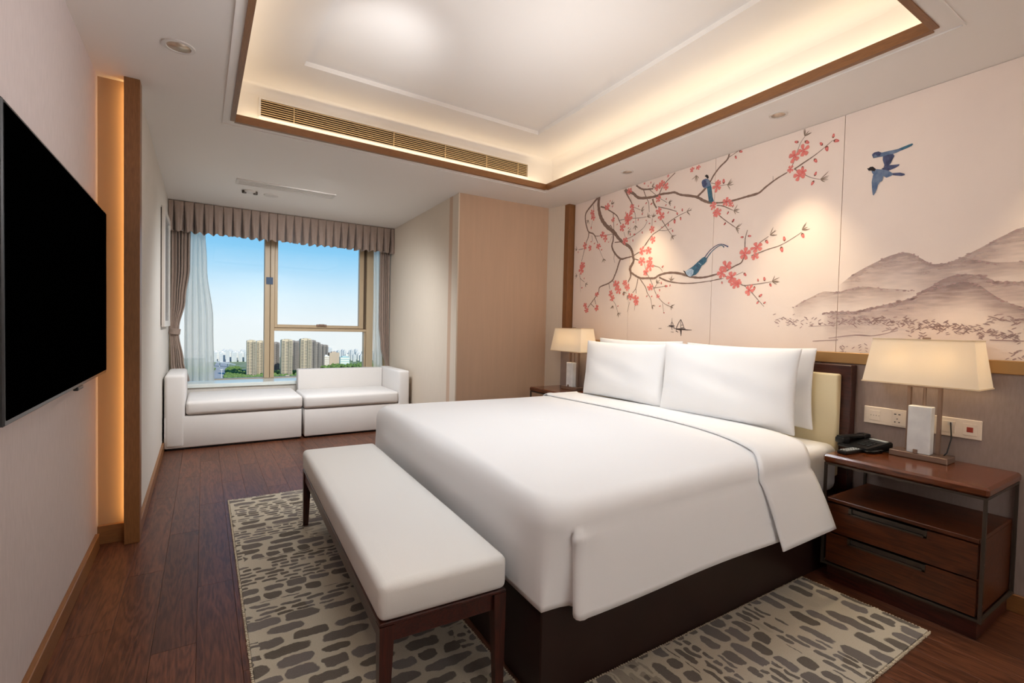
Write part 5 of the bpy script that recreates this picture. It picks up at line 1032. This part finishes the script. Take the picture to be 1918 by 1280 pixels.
BIRDS = {'tail_body':[(2.5674,1.7542),(2.5232,1.7736),(2.4995,1.7846),(2.4303,1.8268),(2.4118,1.8442),(2.3854,1.8529),(2.3656,1.8327),(2.3686,1.8138),(2.3905,1.7936),(2.4093,1.7857),(2.4422,1.7367),(2.465,1.719),(2.5125,1.7096),(2.5413,1.7185)],'tail_breast':[(2.5674,1.7542),(2.5392,1.7664),(2.5071,1.7721),(2.4847,1.7536),(2.4892,1.7276),(2.5124,1.7063),(2.5412,1.7152),(2.5608,1.7335)],'tail_head':[(2.5903,1.7656),(2.5674,1.7542),(2.554,1.7296),(2.5329,1.7125),(2.5495,1.7179),(2.5667,1.7374),(2.5797,1.7519)],'tail_band1':[(2.4911,1.7739,0.0026),(2.4759,1.7528,0.0026),(2.4812,1.7269,0.0026)],'tail_band2':[(2.4682,1.7947,0.0026),(2.4437,1.7728,0.0026),(2.4503,1.744,0.0026)],'tail_band3':[(2.4414,1.8117,0.0026),(2.4173,1.793,0.0026)],'tail_plume':[(2.3888,1.8449,0.0045),(2.3419,1.8938,0.0032),(2.2845,1.9256,0.0028),(2.2345,1.9269,0.0028),(2.1846,1.9018,0.0049)],'tail_plume2':[(2.3695,1.8363,0.0045),(2.3266,1.8824,0.0032),(2.2698,1.9173,0.0028),(2.2377,1.9193,0.0028),(2.2194,1.902,0.0043)],'perch_body':[(2.4393,2.4365),(2.4346,2.4491),(2.4204,2.4538),(2.4011,2.4555),(2.3848,2.4492),(2.365,2.4319),(2.3576,2.4058),(2.3663,2.3863),(2.3819,2.3792),(2.4047,2.3872),(2.4177,2.3876),(2.4328,2.4076)],'perch_tail':[(2.3887,2.3889),(2.3651,2.3871),(2.3576,2.4058),(2.3468,2.3737),(2.3486,2.3391),(2.3364,2.3042),(2.3224,2.2663),(2.3421,2.2597),(2.3667,2.2719),(2.3696,2.3114),(2.3803,2.3409)],'perch_head':[(2.413,2.4781),(2.3959,2.4856),(2.3794,2.4733),(2.3742,2.4541),(2.3848,2.4492),(2.3983,2.4645)],'perch_wing':[(2.438,2.4362),(2.4204,2.4527),(2.4005,2.4406),(2.3897,2.4136),(2.3986,2.394),(2.4178,2.3903),(2.4315,2.4072)],'fly1_body':[(1.2761,2.3077),(1.2723,2.3143),(1.263,2.3193),(1.2443,2.3183),(1.228,2.3073),(1.1941,2.3063),(1.1532,2.303),(1.1408,2.3037),(1.1329,2.2924),(1.1576,2.285),(1.1778,2.2835),(1.2087,2.282),(1.235,2.2851),(1.2593,2.2936),(1.2685,2.2871)],'fly1_tail':[(1.1558,2.3032),(1.1188,2.3102),(1.0874,2.315),(1.0819,2.309),(1.0893,2.302),(1.1133,2.2953),(1.1353,2.2917),(1.1527,2.288)],'fly1_head':[(1.2761,2.3077),(1.2723,2.3143),(1.263,2.3193),(1.2443,2.3183),(1.2307,2.3091),(1.2353,2.2928),(1.2486,2.2921),(1.2585,2.3072),(1.2652,2.3045),(1.2685,2.2871)],'fly1_wing':[(1.2218,2.2828),(1.1985,2.2866),(1.1727,2.2835),(1.1659,2.2711),(1.1795,2.2616),(1.192,2.2532),(1.1811,2.2366),(1.1908,2.2228),(1.2168,2.2238),(1.2119,2.2316),(1.2209,2.2613)],'fly2_body':[(1.2757,2.2274),(1.2538,2.2216),(1.2162,2.2085),(1.1897,2.1955),(1.1737,2.1793),(1.1682,2.1674),(1.1782,2.1624),(1.1986,2.1586),(1.2148,2.1718),(1.2389,2.181),(1.2634,2.1903),(1.2722,2.208)],'fly2_head':[(1.2979,2.2365),(1.2902,2.236),(1.2816,2.2414),(1.268,2.2392),(1.2525,2.2212),(1.2588,2.2106),(1.2753,2.2181),(1.2891,2.2217)],'fly2_tail':[(1.1749,2.1781),(1.1356,2.1708),(1.1154,2.1596),(1.1126,2.1516),(1.1273,2.1504),(1.1578,2.1608),(1.1732,2.1666)],'fly2_wing':[(1.2661,2.191),(1.239,2.1825),(1.2148,2.1718),(1.219,2.1455),(1.2294,2.142),(1.2394,2.1261),(1.2438,2.1027),(1.2524,2.0831),(1.2587,2.0722),(1.2631,2.0794),(1.2666,2.1018),(1.2713,2.1523)],'fly2_wing2':[(1.2269,2.2138),(1.2115,2.2224),(1.1883,2.2257),(1.1399,2.2178),(1.1421,2.211),(1.1594,2.2023),(1.1771,2.1996),(1.1897,2.1955)]}
BOAT = [[(2.645,1.2884,0.0034),(2.5938,1.2864,0.0054),(2.5481,1.2898,0.0027)],[(2.5972,1.3673,0.0014),(2.6196,1.3366,0.0024),(2.6393,1.2967,0.0027)],[(2.5972,1.3673,0.0014),(2.5773,1.3334,0.002),(2.5608,1.2964,0.002)],[(2.5964,1.3673,0.0014),(2.5959,1.2959,0.0017)],[(2.5769,1.3219,0.0017),(2.5978,1.3204,0.0014)],[(2.5627,1.3017,0.0017),(2.596,1.2973,0.0017)],[(2.7205,1.3166,0.0021),(2.6895,1.3134,0.0042),(2.659,1.3144,0.0021)],[(2.6878,1.3779,0.0007),(2.6872,1.3432,0.0014),(2.6869,1.3155,0.0017)],[(2.7031,1.3223,0.001),(2.6875,1.3488,0.001)],[(2.668,1.3226,0.001),(2.6856,1.3467,0.001)],[(2.6712,1.2949,0.0014),(2.5854,1.2852,0.0034),(2.4868,1.2827,0.0013)],[(2.8285,1.2892,0.0014),(2.7963,1.2918,0.0011)],[(2.5937,1.2823,0.0068),(2.5911,1.262,0.0048),(2.5899,1.2314,0.001)],[(2.6962,1.2633,0.001),(2.6655,1.2618,0.0014)],[(2.6444,1.2746,0.0027),(2.6182,1.2614,0.0014)],[(2.6876,1.3099,0.0035),(2.6827,1.2774,0.0007)],[(2.7335,1.3081,0.001),(2.6586,1.3033,0.0017)]]
RIDGE = [[(1.4198,1.5707),(1.3567,1.6218),(1.2888,1.6626),(1.2233,1.6941),(1.1603,1.7207),(1.0931,1.7274),(1.0448,1.7038),(0.986,1.6587),(0.9525,1.6518),(0.9094,1.6543),(0.8681,1.6702),(0.8233,1.6949),(0.7752,1.7214),(0.7381,1.7452),(0.7018,1.7652),(0.6709,1.7822),(0.6412,1.7898),(0.5845,1.7774),(0.5217,1.7319)],[(1.6943,1.4448),(1.6443,1.4736),(1.5796,1.5052),(1.5171,1.5356),(1.4632,1.5345),(1.4256,1.5293),(1.3821,1.5406),(1.3258,1.5531),(1.2845,1.5545),(1.2306,1.5452),(1.1784,1.5369),(1.1034,1.529),(1.0435,1.5185)],[(1.5041,1.4032),(1.4357,1.4104),(1.3483,1.4106),(1.2792,1.4195),(1.2132,1.4371),(1.1623,1.4507),(1.1009,1.4648),(1.0537,1.4797),(1.0143,1.5134),(0.9702,1.539),(0.9329,1.5676),(0.8805,1.5874),(0.8292,1.5879),(0.7793,1.576),(0.7401,1.5536),(0.7208,1.5395),(0.6842,1.542),(0.6482,1.5377),(0.6003,1.5313),(0.5131,1.5078)],[(0.9696,1.525),(0.9049,1.5383),(0.8584,1.5521),(0.8126,1.5457),(0.7773,1.5238),(0.7277,1.4761),(0.6804,1.4425),(0.635,1.4225),(0.5914,1.4093)],[(0.8628,1.6656),(0.802,1.6563),(0.7339,1.6375),(0.6877,1.6346),(0.6352,1.6322),(0.5789,1.6323)]]
BUSHES = [[(1.8161,1.3606),(1.4482,1.3472)],[(1.4482,1.3472),(1.2633,1.36)],[(1.2633,1.36),(1.0962,1.3431)],[(1.0963,1.3468),(0.9234,1.3232)],[(0.951,1.3299),(0.8185,1.3112)],[(0.8286,1.311),(0.721,1.2999)],[(0.7303,1.2965),(0.5862,1.2723)],[(0.7469,1.3595),(0.5893,1.3545)],[(1.0701,1.2926),(0.9884,1.2873)],[(1.4047,1.1892),(1.2565,1.1888)],[(0.6793,1.1776),(0.584,1.2145)]]
WASH = [[(1.4671,1.2491,0.002),(1.3287,1.2715,0.0027),(1.2463,1.2698,0.0023)],[(1.3287,1.2715,0.002),(1.2198,1.272,0.0023),(1.1129,1.3027,0.0015)],[(1.1881,1.2939,0.0015),(1.1567,1.3057,0.0019),(1.1132,1.31,0.0011)],[(1.5885,1.3198,0.0013),(1.4325,1.3295,0.0016)],[(0.7384,1.2628,0.0026),(0.621,1.2619,0.0025)],[(1.5604,1.2277,0.0021),(1.4141,1.2411,0.0024)]]

mu_ = thing('wall_mural', 'pale pink mural of blossom branches, blue birds and misty hills over the bed', 'mural', (3.27, 2.2, 1.17))
mo = Vector((3.27, 2.2, 1.17)); mu_['kind'] = 'thing'
seams = [-0.36, 0.53, 1.425, 2.318, 3.205, 4.038]
for a, c in zip(seams, seams[1:]):
    g_ = 0.0016
    b = B().prism([(mx(a + g_), a + g_), (mx(a + g_) + 0.012, a + g_), (mx(c - g_) + 0.012, c - g_), (mx(c - g_), c - g_)], 1.168, ZC - 0.002)
    b.out('mural_panel', M['mural'], mu_)
b = B().prism([(mx(-2.0), -2.0), (mx(-2.0) + 0.012, -2.0), (mx(-0.362) + 0.012, -0.362), (mx(-0.362), -0.362)], 1.168, ZC - 0.002); b.out('mural_panel', M['mural'], mu_)
def W3(y, z, lift): return Vector((mx(y) - lift, y, min(z, ZC - 0.004))) - mo
LAY = [0.0006]
def paint(name, polys, m, lift, smooth=False):
    """flat paint: list of closed outlines in wall coordinates (y, z)"""
    bm = bmesh.new()
    for P in polys:
        try: bm.faces.new([bm.verts.new(W3(y, z, lift)) for y, z in P])
        except Exception: pass
    bmesh.ops.triangulate(bm, faces=bm.faces[:]); 
    me = bpy.data.meshes.new(name); bm.to_mesh(me); bm.free(); return link(name, me, m, mu_)
def stroke_outline(pts):
    """ribbon outline through (y, z, half width)"""
    P = [Vector((p[0], p[1])) for p in pts]; Wd = [p[2] for p in pts]
    # Catmull-Rom resample
    R_, Rw = [], []
    for i in range(len(P) - 1):
        p0, p1, p2, p3 = P[max(0, i - 1)], P[i], P[i + 1], P[min(len(P) - 1, i + 2)]
        for k in range(5):
            t = k / 5; R_.append(0.5 * ((2 * p1) + (p2 - p0) * t + (2 * p0 - 5 * p1 + 4 * p2 - p3) * t * t + (3 * p1 - p0 - 3 * p2 + p3) * t ** 3)); Rw.append(Wd[i] * (1 - t) + Wd[i + 1] * t)
    R_.append(P[-1]); Rw.append(Wd[-1]); A, C = [], []
    for i, p in enumerate(R_):
        d = (R_[min(i + 1, len(R_) - 1)] - R_[max(0, i - 1)]); d = d.normalized() if d.length > 1e-9 else Vector((1, 0)); n_ = Vector((-d.y, d.x)); w = Rw[i] * (1 + 0.12 * math.sin(i * 2.7 + p.x * 40))
        A.append(p + n_ * w); C.append(p - n_ * w)
    return A, C
def ribbon(name, strokes, m, lift):
    bm = bmesh.new()
    for s in strokes:
        A, C = stroke_outline(s); a = [bm.verts.new(W3(p.x, p.y, lift)) for p in A]; c = [bm.verts.new(W3(p.x, p.y, lift)) for p in C]
        for i in range(len(a) - 1): bm.faces.new((a[i], a[i + 1], c[i + 1], c[i]))
    me = bpy.data.meshes.new(name); bm.to_mesh(me); bm.free(); return link(name, me, m, mu_)
# hills as washes fading downwards
def hill(ridge, depth, col, a0, name='painted_hill'):
    bm = bmesh.new(); lay = bm.loops.layers.float_color.new('Col'); cl_ = lin(col)
    R_ = []
    P = [Vector(p) for p in ridge]
    if P[-1].x < 0.75:                                    # the hills run on past the edge of the photograph and die away
        q_ = P[-1]; P += [Vector((q_.x - 0.22, q_.y - 0.03)), Vector((q_.x - 0.45, q_.y - 0.10)), Vector((q_.x - 0.75, q_.y - 0.17))]
    for i in range(len(P) - 1):
        p0, p1, p2, p3 = P[max(0, i - 1)], P[i], P[i + 1], P[min(len(P) - 1, i + 2)]
        for k in range(6):
            t = k / 6; R_.append(0.5 * ((2 * p1) + (p2 - p0) * t + (2 * p0 - 5 * p1 + 4 * p2 - p3) * t * t + (3 * p1 - p0 - 3 * p2 + p3) * t ** 3))
    R_.append(P[-1]); LV = (-0.003, 0.0, 0.10, 0.35, 0.65, 1.0); AL = (0.0, 1.0, 0.78, 0.5, 0.22, 0.0)
    V = [[bm.verts.new(W3(p.x, p.y - f * depth, HL_[0])) for f in LV] for p in R_]
    n = len(V)
    for i in range(n - 1):
        e0 = min(1, i / 6.0, (n - 1 - i) / 10.0); e1 = min(1, (i + 1) / 6.0, (n - 2 - i) / 10.0)
        for k in range(len(LV) - 1):
            f = bm.faces.new((V[i][k], V[i + 1][k], V[i + 1][k + 1], V[i][k + 1]))
            for lp_, (q, w) in zip(f.loops, ((k, e0), (k, e1), (k + 1, e1), (k + 1, e0))): lp_[lay] = (*cl_, AL[q] * a0 * w)
    me = bpy.data.meshes.new(name); bm.to_mesh(me); bm.free(); HL_[0] += 0.00012; link(name, me, M['wash'], mu_); return R_
HL_ = [0.0004]
ridges = [hill(RIDGE[0], 0.26, (186, 164, 160), 0.62), hill(RIDGE[4], 0.12, (176, 152, 150), 0.45), hill(RIDGE[1], 0.12, (190, 168, 162), 0.5), hill(RIDGE[2], 0.22, (180, 156, 154), 0.6), hill(RIDGE[3], 0.13, (174, 150, 150), 0.5)]
rr = random.Random(11)
def blob(y, z, a, c, th, n=7):
    return [(y + a * math.cos(2 * PI * k / n) * math.cos(th) - c * math.sin(2 * PI * k / n) * math.sin(th), z + a * math.cos(2 * PI * k / n) * math.sin(th) + c * math.sin(2 * PI * k / n) * math.cos(th)) for k in range(n)]
polys = []
for R_, dens in zip(ridges, (0.55, 0.7, 0.6, 1.1, 0.9)):
    for i in range(len(R_) - 1):
        a, c = R_[i], R_[i + 1]; L = (c - a).length
        for k in range(int(L / 0.011 * dens) + (rr.random() < 0.4)):
            p = a + (c - a) * rr.random(); s = rr.uniform(0.0030, 0.0078) * (0.8 + 0.4 * (R_ is ridges[3]))
            polys.append(blob(p.x, p.y + rr.uniform(-0.010, 0.003), s * 1.5, s * 0.75, rr.uniform(-0.5, 0.5)))
tag(paint('ridge_shrubs', polys, M['mauve_ink'], 0.0012), kind='stuff')
polys = []
b_end = BUSHES[6][1]; BUSHES += [[tuple(b_end), (b_end[0] - 0.5, b_end[1] + 0.02)]]
for (a, c), dens in zip(BUSHES, (0.5, 0.9, 1.2, 1.3, 1.2, 1.1, 1.1, 0.8, 0.6, 0.4, 0.5, 0.8)):
    a, c = Vector(a), Vector(c); L = (c - a).length
    for k in range(int(L * 340 * dens)):
        p = a + (c - a) * rr.random(); cy = p.y + rr.gauss(0, 0.016)
        s = rr.uniform(0.007, 0.013); th = rr.choice((-1, 1)) * rr.uniform(0.2, 0.75)
        polys.append(blob(p.x, cy, s, s * 0.24, th, 6))
tag(paint('painted_bushes', polys, M['mauve_ink'], 0.0012), kind='stuff')
ribbon('painted_shoreline', WASH, M['mauve_wash'] if 'mauve_wash' in M else M['mauve_ink'], 0.0011)
fat = lambda ks: [[(p[0], p[1], p[2] * 1.5) for p in BOAT[k]] for k in ks]
ribbon('painted_boat', fat((0, 1, 2, 3, 4, 5, 10, 12)), M['ink'], 0.0012); ribbon('painted_boat', fat((6, 7, 8, 9, 15, 16)), M['ink'], 0.0013)
for k in (11, 13, 14): ribbon('painted_ripple', fat((k,)), M['ink'], 0.00125)
# branches, twigs, leaves
lift = 0.0010
for s in BRANCH:
    lift += 0.000004
    ribbon('painted_branch', [s], M['branch'], lift)
def leaf_poly(y, z, ang, L, w, bend):
    pts_a, pts_c = [], []
    for k in range(6):
        t = k / 5; a = ang + bend * t; px = y + L * t * math.cos(a); pz = z + L * t * math.sin(a); hw = w * math.sin(PI * min(1, t * 0.92 + 0.06)) ** 0.8
        pts_a.append((px - hw * math.sin(a), pz + hw * math.cos(a))); pts_c.append((px + hw * math.sin(a), pz - hw * math.cos(a)))
    return pts_a + pts_c[::-1]
for y, z, ang in SPRIG:
    base = PI - math.radians(-ang) if False else math.atan2(-math.sin(math.radians(ang)), -math.cos(math.radians(ang)))
    sc_ = 0.054 if y < 2.6 else 0.044
    polys = [leaf_poly(y, z, base + d, sc_ * rr.uniform(0.7, 1.15), 0.0030, rr.uniform(-0.4, 0.4)) for d in (-0.75, -0.35, 0.05, 0.45, 0.85)]
    paint('painted_leaves', polys, M['leaf'], 0.0014)
# blossoms: three petal arrangements, each blossom a copy
def blossom_mesh(k):
    r = random.Random(50 + k); bm = bmesh.new(); lay = bm.loops.layers.float_color.new('Col')
    deep, mid, edge = lin((222, 88, 88)), lin((240, 126, 120)), lin((246, 158, 148))
    for p in range(5):
        a0 = 2 * PI * p / 5 + r.uniform(-0.18, 0.18); Lp = r.uniform(0.85, 1.1); wd = r.uniform(0.26, 0.35)
        c = bm.verts.new((0, 0, 0)); prof = ((0.30, 0.5), (0.55, 0.9), (0.78, 1.0), (0.95, 0.75), (1.0, 0.0))
        ring = []; ts = [(l, w) for l, w in prof] + [(l, -w) for l, w in prof[-2::-1]]
        for l, w in ts:
            v = Vector((l * Lp, w * wd)); ring.append(bm.verts.new((0, v.x * math.cos(a0) - v.y * math.sin(a0), v.x * math.sin(a0) + v.y * math.cos(a0))))
        inner = bm.verts.new((0, 0.62 * Lp * math.cos(a0), 0.62 * Lp * math.sin(a0)))
        allv = [c] + ring
        for i in range(len(allv)):
            a_, b_ = allv[i], allv[(i + 1) % len(allv)]
            f = bm.faces.new((inner, a_, b_))
            for lp_ in f.loops:
                if lp_.vert is inner: lp_[lay] = (*mid, 0.95)
                elif lp_.vert is c: lp_[lay] = (*deep, 1.0)
                else: lp_[lay] = (*edge, 0.75)
    for k2 in range(7):
        a = 2 * PI * k2 / 7; s = 0.05
        vs = [bm.verts.new((-0.0002 / 0.03, 0.26 * math.cos(a) + s * dx, 0.26 * math.sin(a) + s * dy)) for dx, dy in ((1, 0), (0, 1), (-1, 0), (0, -1))]
        f = bm.faces.new(vs)
        for lp_ in f.loops: lp_[lay] = (*lin((188, 62, 62)), 1)
    me = bpy.data.meshes.new('painted_blossom'); bm.to_mesh(me); bm.free(); me.materials.append(M['petal']); return me
BM_ = [blossom_mesh(k) for k in range(4)]
tilt = math.atan(0.035)
lift = 0.0016
for i, (y, z, r_) in enumerate(BLOSSOM):
    o = bpy.data.objects.new('painted_blossom', BM_[i % 4]); COL.objects.link(o); o.parent = mu_
    lift += 0.000012
    s = r_ * 1.3
    s = min(s, max(0.012, ZC - 0.006 - z)) if z + s > ZC else s
    o.location = W3(y, z, lift); o.rotation_euler = Matrix.Rotation(-tilt, 3, 'Z').to_euler() if False else (rr.uniform(0, 6.28), 0, 0)
    o.scale = (0.01, s, s * rr.uniform(0.85, 1.0))
    o.matrix_local = Matrix.Translation(W3(y, z, lift)) @ Matrix.Rotation(-tilt, 4, 'Z') @ Matrix.Rotation(rr.uniform(0, 6.28), 4, 'X') @ Matrix.Diagonal((0.01, s, s * rr.uniform(0.8, 1.0), 1))
def bud_mesh():
    bm = bmesh.new(); lay = bm.loops.layers.float_color.new('Col'); c1, c2 = lin((206, 92, 92)), lin((238, 152, 142))
    pts = [(0.85 * math.cos(t) * (1 if math.cos(t) < 0 else 1.35), 0.62 * math.sin(t) * (1 if math.cos(t) < 0 else 0.85)) for t in [2 * PI * k / 14 for k in range(14)]]
    c = bm.verts.new((0, 0, 0)); V = [bm.verts.new((0, a, b_)) for a, b_ in pts]
    for k in range(14):
        f = bm.faces.new((c, V[k], V[(k + 1) % 14]))
        for lp_ in f.loops: lp_[lay] = (*(c2 if lp_.vert is c else c1), 1.0)
    V = [bm.verts.new((-0.01, a, b_)) for a, b_ in ((-1.05, 0), (-0.55, 0.5), (-0.3, 0.28), (-0.5, 0), (-0.3, -0.28), (-0.55, -0.5))]
    f = bm.faces.new(V)
    for lp_ in f.loops: lp_[lay] = (*lin((120, 90, 74)), 1)
    me = bpy.data.meshes.new('painted_bud'); bm.to_mesh(me); bm.free(); me.materials.append(M['petal']); return me
BD_ = bud_mesh()
for y, z, r_, a in BUD:
    o = bpy.data.objects.new('painted_bud', BD_); COL.objects.link(o); o.parent = mu_
    th = math.atan2(math.sin(math.radians(a)), -math.cos(math.radians(a)))      # wall y runs leftwards in view
    o.matrix_local = Matrix.Translation(W3(y, z, 0.0015)) @ Matrix.Rotation(-tilt, 4, 'Z') @ Matrix.Rotation(th, 4, 'X') @ Matrix.Diagonal((0.01, r_, r_, 1))
# birds
Bd = BIRDS
def bird(items, lift):
    for k, (nm, key, m) in enumerate(items):
        lift += 0.00012
        v = Bd[key]
        if len(v[0]) == 3: ribbon(nm, [v], M[m], lift)
        else: paint(nm, [v], M[m], lift)
bird([('bird_plume', 'tail_plume2', 'bird_teal'), ('bird_plume', 'tail_plume', 'bird_dark'), ('bird_body', 'tail_body', 'bird_teal'), ('bird_breast', 'tail_breast', 'bird_pale'), ('bird_stripe', 'tail_band1', 'bird_teal'), ('bird_stripe', 'tail_band2', 'bird_dark'), ('bird_stripe', 'tail_band3', 'bird_pale'), ('bird_head', 'tail_head', 'bird_black')], 0.0026)
bird([('bird_body', 'perch_body', 'bird_blue'), ('bird_tail', 'perch_tail', 'bird_teal'), ('bird_wing', 'perch_wing', 'bird_dark'), ('bird_head', 'perch_head', 'bird_black')], 0.0026)
bird([('bird_tail', 'fly1_tail', 'bird_teal'), ('bird_body', 'fly1_body', 'bird_blue'), ('bird_wing', 'fly1_wing', 'bird_dark'), ('bird_head', 'fly1_head', 'bird_dark')], 0.0020)
bird([('bird_wing', 'fly2_wing2', 'bird_dark'), ('bird_tail', 'fly2_tail', 'bird_dark'), ('bird_body', 'fly2_body', 'bird_blue'), ('bird_wing', 'fly2_wing', 'bird_blue'), ('bird_head', 'fly2_head', 'bird_black')], 0.0028)
